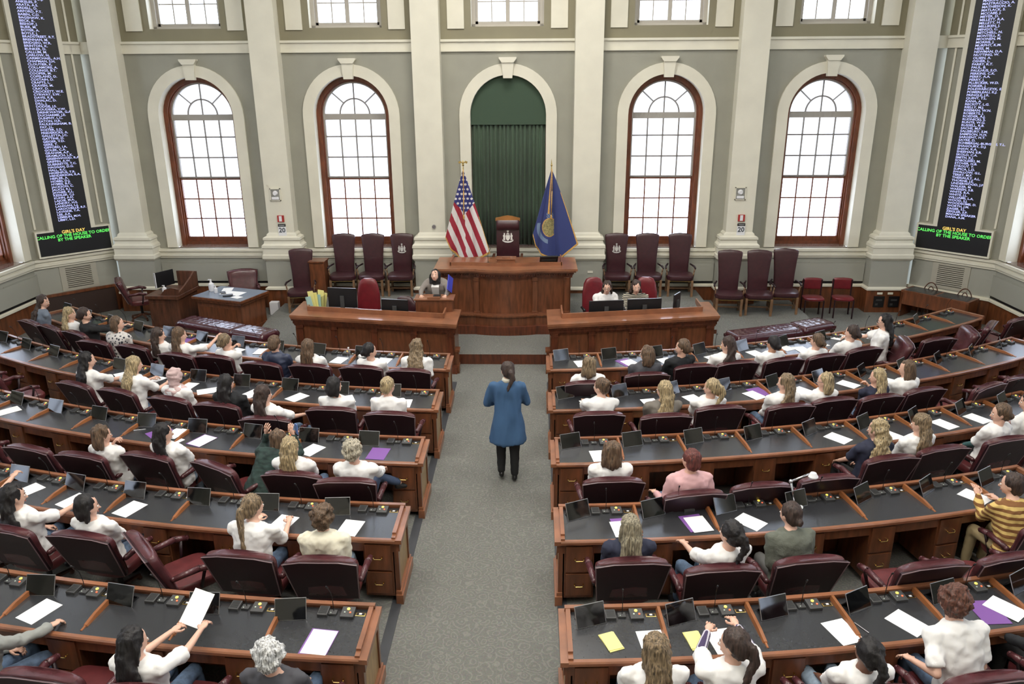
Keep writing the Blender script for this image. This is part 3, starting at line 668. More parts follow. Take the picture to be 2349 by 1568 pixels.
obj('cornice',b,M_woodd,t)
b=nb(); prism(b,outline(1.46,15.17,16.3,.13),'z',1.30,1.345); prism(b,outline(1.43,15.20,16.28,.13),'z',1.265,1.30); obj('counter_top',b,M_woodh,t,20)
b=nb(); xs=[-1.15+2.3*i/20 for i in range(21)]
prism(b,[(x,bow(x,15.50,.08)) for x in xs]+[(x,bow(x,15.53,.08)) for x in xs[::-1]],'z',1.345,1.415)
for s in (-1,1): box(b,s*1.15-.015,s*1.15+.015,15.5,16.25,1.345,1.415)
obj('gallery_rail',b,M_woodh,t)
for x in (-1.25,-.60,.60,1.25):
    b=nb(); box(b,x-.05,x+.05,15.27,15.36,.42,1.08); box(b,x-.06,x+.06,15.25,15.36,1.08,1.10); box(b,x-.055,x+.055,15.255,15.36,1.10,1.15)
    for i in range(4): box(b,x-.045+i*.025,x-.033+i*.025,15.245,15.26,1.105,1.145)
    box(b,x-.062,x+.062,15.24,15.36,.40,.44); obj('pilaster',b,M_wood,t)
b=nb(); box(b,-1.3,1.3,15.95,17.45,0,.62); o=struct('floor_speaker_platform',b,M_carpet); o.location=(XC,0,.2)
b=nb(); box(b,-.19,.19,-.12,.12,0,.10,bev=.006); box(b,-.21,.21,-.14,.14,.10,.12,bev=.004); box(b,-.08,.08,-.13,-.03,.12,.15)
tag(obj('book_rest',b,M_woodh,None,loc=(XC+.0,15.72,1.546)),'small cherry wood book rest on top of the rostrum','book rest')
t=thing('monitor','low black monitor lying back on the rostrum beside the blue flag','monitor',(XC+.88,15.75,1.546),.12)
b=nb(); T=Matrix.Rotation(math.radians(35),4,'X'); box(b,-.19,.19,-.015,.015,.02,.20,T,bev=.004); obj('display',b,M_black,t)
b=nb(); box(b,-.08,.08,-.1,.08,0,.015); obj('monitor_foot',b,M_dgrey,t)
b=nb(); box(b,-.15,.15,-.02,-.016,.08,.12,T); obj('bezel_strip',b,M_dgrey,t)
t=thing('gooseneck_microphone','thin black gooseneck microphone on rostrum beside the striped flag','microphone',(XC-.38,15.7,1.546))
b=nb(); box(b,-.03,.03,-.03,.03,0,.02); obj('base',b,M_black,t); b=nb(); tube(b,[(0,0,.02),(0.0,0,.2),(.06,-.02,.33)],.005,6); obj('gooseneck',b,M_black,t)
# ------------------------------------------------------------------ clerk desks
def shear(s,y0=13.2,z=0):
    a=math.radians(10.2); return Matrix(((s*cos(a),0,0,XC+s*.82),(sin(a),1,0,y0),(0,0,1,z),(0,0,0,1)))
CS={}
for s in (-1,1):
    M=shear(s); CS[s]=M
    t=thing('clerk_desk',f"long cherry wood clerk counter with panelled front, {'left' if s<0 else 'right'} of the rostrum",'desk',(0,0,0))
    b=nb(); box(b,.06,3.21,.14,.9,.0,.86,M); obj('front_panel',b,M_wood,t)
    b=nb(); box(b,.02,3.25,.08,1.0,0,.13,M); box(b,.04,3.23,.10,.95,.13,.17,M); obj('plinth',b,M_woodd,t)
    b=nb(); box(b,.03,3.24,.08,.95,.80,.87,M); box(b,.015,3.255,.04,.95,.87,.91,M); box(b,.045,3.225,.11,.95,.76,.79,M); obj('cornice',b,M_woodd,t)
    b=nb(); box(b,0,3.27,0,.36,.945,.99,M); box(b,0,.28,.36,.98,.945,.99,M); box(b,3.0,3.27,.36,.98,.945,.99,M); box(b,.01,3.26,.015,.36,.91,.945,M); obj('counter_top',b,M_woodh,t)
    b=nb(); box(b,.28,3.0,.34,.37,.99,1.08,M); box(b,.27,.30,.37,.95,.99,1.08,M) ; box(b,2.98,3.01,.37,.95,.99,1.08,M); obj('gallery_rail',b,M_woodh,t)
    b=nb(); box(b,.28,3.0,.37,1.0,.76,.80,M); obj('work_surface',b,M_woodl,t)
    for u in (.14,.84,1.62,2.42,3.11):
        b=nb(); box(b,u-.06,u+.06,.10,.16,.15,.72,M); box(b,u-.075,u+.075,.08,.16,.72,.74,M); box(b,u-.065,u+.065,.09,.16,.74,.80,M); box(b,u-.05,u+.05,.085,.1,.745,.77,M); obj('pilaster',b,M_woodd,t)
    # carved scroll bracket on the aisle side
    b=nb(); box(b,-.02,.06,.12,.30,.0,.16,M); box(b,-.01,.06,.14,.26,.16,.42,M); box(b,-.03,.06,.12,.32,.42,.46,M); obj('bracket',b,M_wood,t)
def CP(s,u,v,z): return CS[s]@V((u,v,z))
def monitor(s,u,v,w,h,zb,yaw,label,z0=.80):
    p=CP(s,u,v,z0); t=thing('monitor',label,'monitor',p,PI+math.radians(yaw))
    b=nb(); box(b,-w/2,w/2,-.012,.018,zb-z0,zb-z0+h,bev=.006); obj('display_case',b,M_black,t)
    b=nb(); box(b,-w/2+.012,w/2-.012,-.0145,-.011,zb-z0+.012,zb-z0+h-.012); obj('screen',b,M_screen,t)
    b=nb(); box(b,-.04,.04,.015,.04,.01,zb-z0+h*.6); box(b,-.12,.12,-.07,.11,0,.012); obj('monitor_stand',b,M_dgrey,t)
    b=nb(); box(b,-w/2+.01,w/2-.01,-.005,.012,zb-z0+h-.001,zb-z0+h+.003); obj('top_edge',b,M_alu,t); return t
monitor(-1,2.33,.62,.58,.38,1.02,-8,'large black monitor on the left clerk counter beside red leather chair')
monitor(-1,1.25,.50,.52,.30,.96,-8,'low black monitor on the left clerk counter beside the lectern')
monitor(1,1.13,.50,.66,.28,.97,8,'black monitor in front of the clerk in white, right counter')
monitor(1,1.87,.50,.66,.28,.97,8,'black monitor in front of the empty red chair, right counter')
monitor(1,2.52,.58,.30,.30,1.0,58,'black monitor turned sideways at the outer end of right counter')
# papers, boxes and folders on the clerk counters
def cthing(name,b,m,s,u,v,z,r,label,cat,smooth=False):
    o=obj(name,b,m,None,smooth,loc=CP(s,u,v,z),rot=math.radians(r)); return tag(o,label,cat)
t=thing('file_holder','clear file holder packed with yellow folders at outer end of left counter','file holder',CP(-1,2.86,.56,.92),math.radians(-12)); t.scale=(1.15,1.15,1.25)
b=nb(); box(b,-.14,.14,.12,.126,0,.30); box(b,-.14,-.134,-.1,.12,0,.26); box(b,.134,.14,-.1,.12,0,.26); box(b,-.14,.14,-.1,.12,0,.006); obj('holder',b,M_clear,t)
for i in range(6):
    b=nb(); box(b,-.10+i*.02,.0+i*.022,-.08+i*.032,-.074+i*.032,.01,.27+.035*((i*2)%3),Matrix.Rotation(math.radians(-14+i*5),4,'Y')); obj('file_folder',b,M_yellow if i%3 else mat('blue_green_folder',(170,205,200),.6),t)
b=nb(); box(b,-.12,.12,-.08,.08,0,.10,bev=.004); cthing('storage_box',b,[M_black],-1,2.80,.46,.80,-12,'black desktop box in front of the yellow folders on left counter','box')
b=nb(); box(b,-.14,.14,-.1,.1,0,.012,Matrix.Rotation(.12,4,'Y')); cthing('folder_stack',b,M_yellow,-1,2.80,.47,.92,-12,'pale yellow folder lying on the black box, left counter','folder')
b=nb(); box(b,-.09,.09,-.06,.06,0,.05,bev=.01); cthing('tissue_box',b,M_cream,-1,2.42+.15,.46,.80,-6,'cream tissue box beside the black box on left counter','box')
for i,(s,u,v,r,w,h,l) in enumerate(((-1,2.0,.55,4,.5,.3,'white papers spread below the large left counter monitor'),(-1,1.62,.52,-8,.25,.18,'white sheet beside the low left counter monitor'),(1,1.5,.48,14,.32,.22,'white papers between the two clerk monitors'),(1,.62,.50,3,.42,.22,'tan blotter sheet near the aisle end of right counter'),(1,2.3,.5,8,.22,.2,'white sheet beside the sideways monitor on right counter'))):
    b=nb(); box(b,-w/2,w/2,-h/2,h/2,0,.006); cthing('paper_sheet',b,M_paper if 'tan' not in l else mat('tan_blotter',(190,150,115),.6),s,u,v,.80+(.22 if s>0 and u in(1.5,) else .0)*0,r,l,'paper')
def telephone(s,u,v,r,label):
    t=thing('telephone',label,'telephone',CP(s,u,v,.80),math.radians(r)); b=nb(); box(b,-.09,.09,-.09,.09,0,.05,Matrix.Rotation(.2,4,'X'),bev=.01); obj('base',b,M_black,t)
    b=nb(); box(b,-.085,-.045,-.1,.1,.05,.09,bev=.012); obj('handset',b,M_black,t)
telephone(-1,2.28,.44,20,'black telephone beside the tissue box on left counter'); telephone(1,.38,.50,-10,'black telephone at the aisle end of right counter'); telephone(-1,.98,.55,0,'black telephone beside the lectern on left counter')
b=nb(); box(b,-.12,.12,-.09,.09,0,.07,Matrix.Rotation(.1,4,'X')); cthing('document_box',b,M_leatherx,1,2.85,.60,.80,30,'dark red document tray at the outer end of right counter','tray')
# lectern on the left counter
t=thing('lectern','cherry wood tabletop lectern on the left clerk counter before the smiling speaker','lectern',(-3.90,14.17,.80))
b=nb(); box(b,-.35,.35,-.16,.16,0,.42); obj('lectern_body',b,M_wood,t)
b=nb(); box(b,-.38,.38,-.19,.19,.42,.445,bev=.004); box(b,-.12,.12,-.19,-.13,.445,.485); obj('lectern_top',b,M_woodh,t)
b=nb(); box(b,-.06,.08,-.05,.05,0,.05,bev=.01); tag(obj('microphone_pair',b,M_black,None,loc=(-3.86,14.12,1.246)),'black microphone unit lying on the tabletop lectern','microphone')
# ------------------------------------------------------------------ crest (heraldic badge) builder
def crest(parent,loc,sc=1.0,m=None,rx=0):
    b=nb()
    def poly(P,t=.004): prism(b,[(x*sc,z*sc) for x,z in P],'y',-t,0)
    poly([(-.035,-.01),(.035,-.01),(.037,-.07),(.02,-.10),(0,-.112),(-.02,-.10),(-.037,-.07)],.006)
    poly([(-.03,.0),(.03,.0),(.022,.02),(-.022,.02)])
    st=[]
    for i in range(10):
        a=PI/2+i*PI/5; r=.028 if i%2==0 else .012; st.append((r*cos(a),.058+r*sin(a)))
    poly(st); poly([(-.006,.02),(.006,.02),(.004,.04),(-.004,.04)])
    for s in (-1,1):
        poly([(s*.045,-.10),(s*.085,-.10),(s*.078,-.055),(s*.088,-.02),(s*.07,.0),(s*.073,.022),(s*.058,.028),(s*.048,.012),(s*.052,-.005),(s*.042,-.03),(s*.05,-.06)])
    bp=[(-.10,-.085),(-.085,-.105),(-.04,-.118),(0,-.122),(.04,-.118),(.085,-.105),(.10,-.085),(.095,-.118),(.05,-.142),(0,-.148),(-.05,-.142),(-.095,-.118)]
    poly(bp,.005)
    return obj('crest',b,m or M_silver,parent,loc=loc,rot=(rx,0,0))
# ------------------------------------------------------------------ tall guest armchairs
def p_tall(cr):
    t=thing('high_back_armchair','x','chair')
    # faces -Y (towards the hall); origin under seat centre
    b=nb(); rg=[]
    for z,w,d in ((.36,.27,.25),(.38,.30,.27),(.44,.31,.285),(.475,.30,.275),(.49,.24,.22)): rg.append(sring((0,-.02,z),w,d,20,.5))
    loft(b,rg); obj('seat',b,M_leatherr if 0 else M_leather,t,40)
    b=nb(); rg=[]
    yb=lambda z: .22+.10*(z-.45)
    for z,w,d in ((.42,.19,.03),(.48,.215,.045),(.80,.225,.045),(1.10,.25,.045),(1.26,.27,.045),(1.31,.268,.04),(1.325,.25,.028)):
        rg.append(sring((0,yb(z),z),w,d,24,.4,zf=(lambda x,z=z:(.035-.5*x*x) if z>1.05 else 0)))
    loft(b,rg); obj('backrest',b,M_leather,t,45)
    for s in (-1,1):
        b=nb(); cap(b,(s*.26,.20,.66),(s*.32,-.02,.655),.02,.024,6); cap(b,(s*.32,-.02,.655),(s*.33,-.14,.635),.024,.02,6); obj('armrest',b,M_leatherd,t,True)
        b=nb(); tube(b,[(s*.325,-.12,.635),(s*.30,-.16,.55),(s*.295,-.12,.42)],.016,6); obj('arm_support',b,M_legw,t,True)
        for y in (-.25,.22):
            b=nb(); box(b,s*.265-.025,s*.265+.025,y-.025,y+.025,0,.38); obj('leg',b,M_legw,t)
    b=nb(); box(b,-.25,.25,-.01,.01,.12,.15); box(b,-.26,-.24,-.23,.2,.12,.15); box(b,.24,.26,-.23,.2,.12,.15); obj('stretcher',b,M_legw,t)
    b=nb(); box(b,-.29,.29,-.272,-.262,.35,.365); obj('nail_trim',b,M_brass,t)
    if cr: crest(t,(0,yb(1.0)-.05,1.06),1.0,rx=-.13)
    return t
TA=p_tall(False); TB=p_tall(True)
g='burgundy high backed armchairs along the front wall'
for pr,x,y,z,rz,l in ((TB,-.09,17.34,.45,0,'burgundy high-back armchair with silver crest, right of the rostrum'),(TA,.62,17.34,.45,0,'burgundy high-back armchair next to crested chair right of rostrum'),(TA,1.35,17.34,.45,-4,'burgundy high-back armchair third right of the rostrum, under window'),
    (TB,-5.07,17.34,.45,0,'burgundy high-back armchair with silver crest, left of the rostrum'),(TA,-5.75,17.34,.45,0,'burgundy high-back armchair next to crested chair left of rostrum'),(TA,-6.42,17.34,.45,3,'burgundy high-back armchair beside the tall narrow wood cabinet'),
    (TA,2.33,16.66,.2,-8,'burgundy high-back armchair, first of three standing right of clerk counter'),(TA,2.98,16.66,.2,-8,'burgundy high-back armchair, middle of three right of clerk counter'),(TA,3.60,16.82,.2,-10,'burgundy high-back armchair beside the two small red chairs'),
    (TA,-7.28,16.84,.2,8,'burgundy high-back armchair between desk and cabinet on the left')):
    use(pr,(x,y,z),math.radians(rz),l,g)
# speaker's chair
t=thing('speaker_chair','tall leather speaker chair with wood crest rail behind the rostrum','chair',(XC,16.75,.82))
b=nb(); rg=[]
for z,w,d in ((.40,.30,.27),(.48,.31,.28),(.52,.28,.25)): rg.append(sring((0,-.05,z),w,d,20,.5))
loft(b,rg); obj('seat',b,M_leather,t,40)
b=nb(); box(b,-.255,.255,.17,.25,.45,1.22,bev=.02); obj('backrest',b,M_leather,t,40)
b=nb(); rg=[]
for z,d in ((1.20,.03),(1.23,.06),(1.31,.075),(1.39,.06),(1.42,.03)): rg.append(sring((0,.17,z),.255,d,20,.4))
loft(b,rg); obj('head_roll',b,M_leather,t,40)
b=nb(); prism(b,[(-.27,1.40),(.27,1.40),(.27,1.46),(.2,1.475),(.1,1.50),(0,1.515),(-.1,1.50),(-.2,1.475),(-.27,1.46)],'y',.16,.24); prism(b,[(-.24,1.41),(.24,1.41),(.24,1.445),(.1,1.48),(0,1.49),(-.1,1.48),(-.24,1.445)],'y',.15,.16); obj('crest_rail',b,mat('golden_oak',(160,108,56),.4,var=.15),t)
crest(t,(0,.168,1.10),1.25,mat('white_embroidery',(235,232,226),.6))
for s in (-1,1):
    b=nb(); box(b,s*.31-.03,s*.31+.03,-.25,.2,.62,.67,bev=.01); box(b,s*.31-.02,s*.31+.02,-.22,-.18,.4,.62); obj('armrest',b,M_walnut,t)
    for y in (-.25,.2):
        b=nb(); box(b,s*.27-.03,s*.27+.03,y-.03,y+.03,0.03,.42); obj('leg',b,M_walnut,t)
# clerk chairs
def p_clerk(h,m):
    t=thing('task_chair','x','chair'); b=nb(); rg=[]
    for z,w,d in ((.40,.22,.2),(.42,.25,.24),(.48,.25,.24),(.50,.2,.2)): rg.append(sring((0,0,z),w,d,18,.5))
    loft(b,rg); obj('seat',b,m,t,40)
    b=nb(); rg=[]
    for z,w,d in ((.48,.20,.04),(.6,.24,.05),(.6+(h-.6)*.5,.235,.05),(h-.12,.20,.05),(h-.03,.15,.05),(h,.08,.03)): rg.append(sring((0,.24+.1*(z-.45),z),w,d,20,.6))
    loft(b,rg); obj('backrest',b,m,t,40)
    for s in (-1,1):
        b=nb(); cap(b,(s*.29,.1,.66),(s*.29,-.15,.66),.025,.025,6); cap(b,(s*.29,0,.66),(s*.24,0,.45),.015,.015,6); obj('armrest',b,M_black,t,True)
    b=nb(); cone(b,(0,0,.1),(0,0,.4),.03,.03,8)
    for i in range(5):
        a=2*PI*i/5; cone(b,(0,0,.10),(.26*cos(a),.26*sin(a),.05),.025,.018,6); ell(b,(.26*cos(a),.26*sin(a),.028),(.026,)*3,u=8,v=5)
    obj('star_base',b,M_black,t); return t
KA=p_clerk(1.22,M_leatherx)
use(KA,(-5.40,15.0,.1),.05,'red leather high-back task chair behind the large left monitor'); use(KA,(-.72,15.10,.1),.2,'red leather task chair behind the clerk wearing glasses'); use(KA,(.27,15.12,.1),-.1,'red leather task chair beside the clerk in striped knit collar')
KB=p_clerk(.86,M_leather); KB.location=(-4.66,14.95,.1); KB['label']='low burgundy task chair behind the low left counter monitor'
# ------------------------------------------------------------------ flags
def flag(x,y,z0,us):
    t=thing('flag',('striped red and white flag with starry blue canton, left of rostrum' if us else 'dark blue fringed flag with round crest, right of rostrum'),'flag',(x,y,z0))
    H=3.42-z0
    b=nb(); cone(b,(0,0,.02),(0,0,H),.014,.012,8); obj('flag_pole',b,M_brass,t)
    b=nb(); loft(b,[sring((0,0,z),r,r,16) for z,r in ((0,.16),(.02,.16),(.05,.06),(.10,.03))]); obj('flag_base',b,M_brass,t,30)
    b=nb()
    if us:
        ell(b,(0,0,H+.03),(.025,.025,.025),u=8,v=6); ell(b,(0,0,H+.08),(.02,.02,.045),u=8,v=6)
        for s in (-1,1): prism(b,[(0,H+.06),(s*.05,H+.12),(s*.10,H+.10),(s*.085,H+.06),(s*.05,H+.075)],'y',-.008,.008)
    else:
        ell(b,(0,0,H+.02),(.022,.022,.022),u=8,v=6); cone(b,(0,0,H+.02),(0,0,H+.16),.016,.001,8)
    obj('finial',b,M_brass,t)
    # cloth
    TH_=3.36-z0
    if us: bot=[(-.42,1.90),(-.30,1.62),(-.12,1.44),(.10,1.40),(.34,1.44),(.56,1.56)]
    else: bot=[(-.40,1.96),(-.34,1.72),(-.22,1.52),(0,1.44),(.22,1.44),(.60,1.76)]
    bot=[(a,c-z0) for a,c in bot]
    def B(u):
        f=u*(len(bot)-1); i=min(int(f),len(bot)-2); q=f-i
        return bot[i][0]*(1-q)+bot[i+1][0]*q, bot[i][1]*(1-q)+bot[i+1][1]*q
    NU,NV=150,210
    def colf(px,pz,u,v):
        z=pz+z0
        if us:
            if v>.975 or (u>.985 and v>.55): return 3
            zc=2.42+abs(px-.02)*1.15
            if z>zc:
                gx=(px*1.0)/.085; gz=z/.10; ox=.5*(math.floor(gz)%2)
                dx=(gx+ox)%1-.5; dz=gz%1-.5
                return 1 if dx*dx*.6+dz*dz<.06 else 2
            tt=(px*.93+z*.36+ (.035 if px>.02 else 0))/.105
            return 0 if math.floor(tt)%2 else 1
        if v>.975 or (u>.985 and v>.3): return 3
        if v<.5 and abs(u-.5)<.035: return 3
        dx,dz=px+.03,z-2.13; d=math.hypot(dx,dz*.8)
        if px<.06:
            if d<.15: return 2
            if d<.165: return 3
            if .21<d<.28 and (dx<-.04 ) and dz<.10: return 1
            if dz>.14 and dz<.32 and abs(dx-.0)<.07 and (int(px*60)+int(z*50))%3: return 1
        return 0
    b.free(); b=nb(); G=[]
    for j in range(NV+1):
        v=(j+.6)/(NV+.6); row=[]
        for i in range(NU+1):
            u=i/NU; bx,bz=B(u); px=bx*v**.92; pz=TH_+(bz-TH_)*v
            yy=-.03-.09*v*abs(sin(PI*(u*2.5+.25)))-.012*sin(u*23+v*3)*v
            row.append((b.verts.new((px,yy,pz)),px,pz,u,v))
        G.append(row)
    for j in range(NV):
        for i in range(NU):
            f=b.faces.new((G[j][i][0],G[j][i+1][0],G[j+1][i+1][0],G[j+1][i][0])); g0=G[j][i]; f.material_index=colf(g0[1],g0[2],g0[3],g0[4])
    o=obj('flag_cloth',b,[M_red,M_fwhite,M_fblue,M_gold] if us else [M_navy,M_ban,M_tan,M_gold],t,True)
    md=o.modifiers.new('thickness','SOLIDIFY'); md.thickness=.004
    b=nb(); tube(b,[(.005,-.06,TH_),(.01,-.12,TH_-.45),(0,-.13,TH_-.95)],.012,6); ell(b,(0,-.13,TH_-1.0),(.02,.02,.06),u=8,v=5); obj('gold_cord',b,M_gold,t,True)
flag(-3.52,16.72,.83,True); flag(-1.63,16.72,.83,False)
# ------------------------------------------------------------------ green curtain in the centre arch
t=thing('curtain','dark green pleated curtain with arched valance in the centre window','curtain',(XC,WY,0))
b=nb(); ro=.835; pts=[(-ro*cos(PI*i/24),ZS+ro*sin(PI*i/24)) for i in range(25)]
poly=[(-ro,4.22)]+pts+[(ro,4.22)]; prism(b,poly,'y',.06,.08); obj('valance',b,M_greenf,t)
b=nb(); n=220; rg=[]
for z in (1.50,2.4,3.3,4.24):
    rg.append([V((-.825+1.65*i/n,.12+.030*sin(i*.50+.6*sin(i*.13))+.008*sin(i*.9+z),z)) for i in range(n+1)])
loft(b,rg,0,False,False); o=obj('drape',b,M_green,t,True); o.modifiers.new('thickness','SOLIDIFY').thickness=.006
# ------------------------------------------------------------------ left side furniture
t=thing('corner_desk','dark walnut desk with raised curved gallery, left of the cleared desk','desk',(-10.03,16.36,0),math.radians(-4))
b=nb(); box(b,-.34,.34,-.43,.43,.06,.70); box(b,-.36,.36,-.45,.45,0,.08); obj('desk_body',b,M_walnut,t)
b=nb(); box(b,-.28,.28,-.437,-.43,.12,.60); obj('front_panel',b,M_walnut,t)
b=nb(); box(b,-.38,.38,-.48,.48,.70,.78,bev=.01); obj('desk_top',b,M_walnut,t)
b=nb(); prism(b,[(-.40,.78),(.47,.78),(.47,1.10),(.36,1.14),(.2,1.05),(0,.97),(-.2,.90),(-.40,.84)],'x',.33,.37); box(b,-.1,.37,.44,.47,.78,1.12); prism(b,[(-.05,.78),(.36,.78),(.36,.92),(.2,.95),(.05,.9)],'y',-.42,-.39); obj('gallery',b,M_walnut,t)
t=thing('monitor','black monitor seen from the side on the dark walnut desk','monitor',(-10.22,16.45,.78),math.radians(62))
b=nb(); box(b,-.24,.24,-.015,.015,.08,.42,bev=.005); obj('display_case',b,M_black,t); b=nb(); box(b,-.24,-.225,-.02,.02,.08,.42); obj('side_edge',b,M_white,t); b=nb(); box(b,-.1,.1,-.08,.08,0,.012); box(b,-.03,.03,.01,.03,.01,.2); obj('monitor_stand',b,M_dgrey,t)
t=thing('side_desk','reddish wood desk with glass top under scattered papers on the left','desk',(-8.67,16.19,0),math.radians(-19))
b=nb(); box(b,-.58,.58,-.40,.40,.05,.64); box(b,-.60,.60,-.42,.42,0,.09); obj('desk_body',b,M_wood,t)
b=nb(); box(b,-.5,.46,-.407,-.40,.14,.54); obj('front_panel',b,M_woodw,t)
b=nb(); box(b,-.63,.63,-.45,.45,.64,.70,bev=.01); box(b,-.66,.66,-.48,.48,.70,.755,bev=.008); obj('desk_top',b,M_woodw,t)
b=nb(); box(b,-.64,.64,-.46,.46,.755,.761); obj('glass_top',b,mat('desk_glass_sheen',(128,140,158),.07,spec=.8),t)  # pale blue base colour stands in for the window reflected in the glass
R=Matrix.Rotation(math.radians(-19),4,'Z')
def sd(x,y,z=.762): return V((-8.67,16.19,0))+(R@V((x,y,z)))
for i,(x,y,w,h,r,l) in enumerate(((-.28,.25,.22,.28,30,'white sheet at the far corner of the glass-topped desk'),(.05,.02,.5,.3,4,'open white papers in the middle of the glass-topped desk'),(.35,-.22,.22,.16,-10,'white sheet near the front of the glass-topped desk'))):
    b=nb(); box(b,-w/2,w/2,-h/2,h/2,0,.003); tag(obj('paper_sheet',b,M_paper,None,loc=sd(x,y),rot=math.radians(r-19)),l,'paper')
def pump(loc,label,h=.2,r=.05):
    t=thing('pump_bottle',label,'bottle',loc); b=nb(); loft(b,[sring((0,0,z*h),r*q,r*q,14) for z,q in ((0,.9),(.05,1),(.7,1),(.8,.5),(.85,.35))]); obj('bottle_body',b,M_white,t,30)
    b=nb(); cone(b,(0,0,h*.85),(0,0,h*1.05),r*.4,r*.3,8); box(b,-r*.9,r*.3,-.01,.01,h*1.05,h*1.12); obj('pump_head',b,M_white,t)
pump(sd(-.52,.02),'large white wipes bottle on the glass-topped desk',.24,.06); pump(sd(-.32,-.08),'small clear sanitizer bottle on the glass-topped desk',.15,.04); pump((-10.13,16.2,.782),'small white bottle on the dark walnut desk',.14,.045)
b=nb(); box(b,-.1,.1,-.07,.07,0,.03,bev=.008); tag(obj('leather_case',b,M_black,None,loc=sd(.1,-.2),rot=.3),'black leather case at the front of the glass-topped desk','case')
b=nb(); box(b,-.05,.05,-.09,.09,0,.02,bev=.008); tag(obj('eyeglass_case',b,M_black,None,loc=sd(-.16,-.04),rot=.5),'small black pouch beside the sanitizer bottle','case')
t=dup(CH,(-8.72,17.12,.0),math.radians(200),'burgundy armchair pulled behind the glass-topped desk'); t['group']='leather swivel chairs by the side desks'
t=dup(CH,(-11.0,16.75,0),math.radians(-62),'burgundy swivel chair beside the dark walnut desk'); t['group']='leather swivel chairs by the side desks'
t=thing('cabinet','tall narrow cherry wood cabinet beside the high-back armchairs','cabinet',(-6.93,17.12,.2))
b=nb(); box(b,-.17,.17,-.15,.2,0,1.07); obj('cabinet_body',b,M_woodw,t); b=nb(); box(b,-.15,.15,-.16,-.15,.05,1.03); obj('door',b,M_woodw,t); b=nb(); box(b,-.19,.19,-.18,.22,1.07,1.10); obj('cabinet_top',b,M_wood,t)
b=nb(); box(b,-.10,.10,-.08,.08,0,.30,bev=.01); tag(obj('waste_bin',b,M_white,None,loc=(-8.05,17.15,.001)),'white rectangular waste bin beside the glass-topped desk','bin')
# tufted benches
def bench(cx,cy,L,rz,label):
    t=thing('tufted_bench',label,'bench',(cx,cy,0.0),math.radians(rz)); D=.50
    b=nb(); nx=int(L/.045); ny=12; G=[]
    for j in range(ny+1):
        row=[]
        for i in range(nx+1):
            x=-L/2+L*i/nx; y=-D/2+D*j/ny; e=min(i,nx-i,3)/3*1.0; e2=min(j,ny-j,3)/3
            q=min(1,min(min(i,nx-i)*L/nx,min(j,ny-j)*D/ny)/.06); edge=sin(q*PI/2)
            tx=(x/.13); ty=(y/.125); 
            d=min(math.hypot((tx-round(tx-o)-o),(ty-round(ty-o)-o)) for o in (0,.5))
            z=.385+.075*edge-(.026*max(0,1-d/.3) if q>.9 else 0)
            row.append(b.verts.new((x,y,z)))
        G.append(row)
    for j in range(ny):
        for i in range(nx): b.faces.new((G[j][i],G[j][i+1],G[j+1][i+1],G[j+1][i]))
    e=[G[0][i] for i in range(nx+1)]+[G[j][nx] for j in range(1,ny+1)]+[G[ny][i] for i in range(nx-1,-1,-1)]+[G[j][0] for j in range(ny-1,0,-1)]
    lo=[b.verts.new((v.co.x,v.co.y,.33)) for v in e]
    for i in range(len(e)): b.faces.new((e[i],lo[i],lo[(i+1)%len(e)],e[(i+1)%len(e)]))
    obj('tufted_cushion',b,mat('oxblood_leather',(72,34,42),.22,spec=.7,coat=.4),t,60)
    b=nb(); box(b,-L/2+.01,L/2-.01,-D/2+.01,D/2-.01,.29,.335); obj('bench_frame',b,M_walnut,t)
    for sx in (-1,1):
        for sy in (-1,1):
            b=nb(); box(b,sx*(L/2-.05)-.025,sx*(L/2-.05)+.025,sy*(D/2-.05)-.025,sy*(D/2-.05)+.025,0,.30); obj('leg',b,M_walnut,t)
bench(-8.68,15.05,1.56,-25,'long buttoned leather bench, outer one before the left side desk'); bench(-7.62,14.57,.86,-24,'short buttoned leather bench nearest the left clerk counter')
bench(2.56,14.62,1.52,20,'long buttoned leather bench nearest the right clerk counter'); bench(3.67,15.12,.84,27,'short buttoned leather bench, outer one on the right')
# small side chairs
def p_small():
    t=thing('side_chair','x','chair'); b=nb(); rg=[]
    for z,w,d in ((.40,.20,.19),(.42,.225,.21),(.45,.225,.21),(.465,.19,.18)): rg.append(sring((0,0,z),w,d,18,.5))
    loft(b,rg); obj('seat',b,M_leatherx,t,40)
    b=nb(); rg=[]
    for z,w,d in ((.60,.18,.02),(.63,.215,.03),(.80,.225,.03),(.84,.21,.025),(.85,.18,.015)): rg.append(sring((0,.22,z),w,d,20,.5,zf=lambda x:-.3*x*x))
    loft(b,rg); obj('backrest',b,M_leatherx,t,40)
    for s in (-1,1):
        for y in (-.18,.2):
            b=nb(); cone(b,(s*.2,y,0),(s*.2,y,.42 if y<0 else .82),.018,.018,6); obj('leg',b,M_leatherd,t)
    return t
SCH=p_small()
use(SCH,(4.35,17.05,0),-.12,'small dark red side chair beside the three high-back armchairs'); use(SCH,(5.02,17.05,0),-.16,'small dark red side chair nearest the pilaster with black plates')
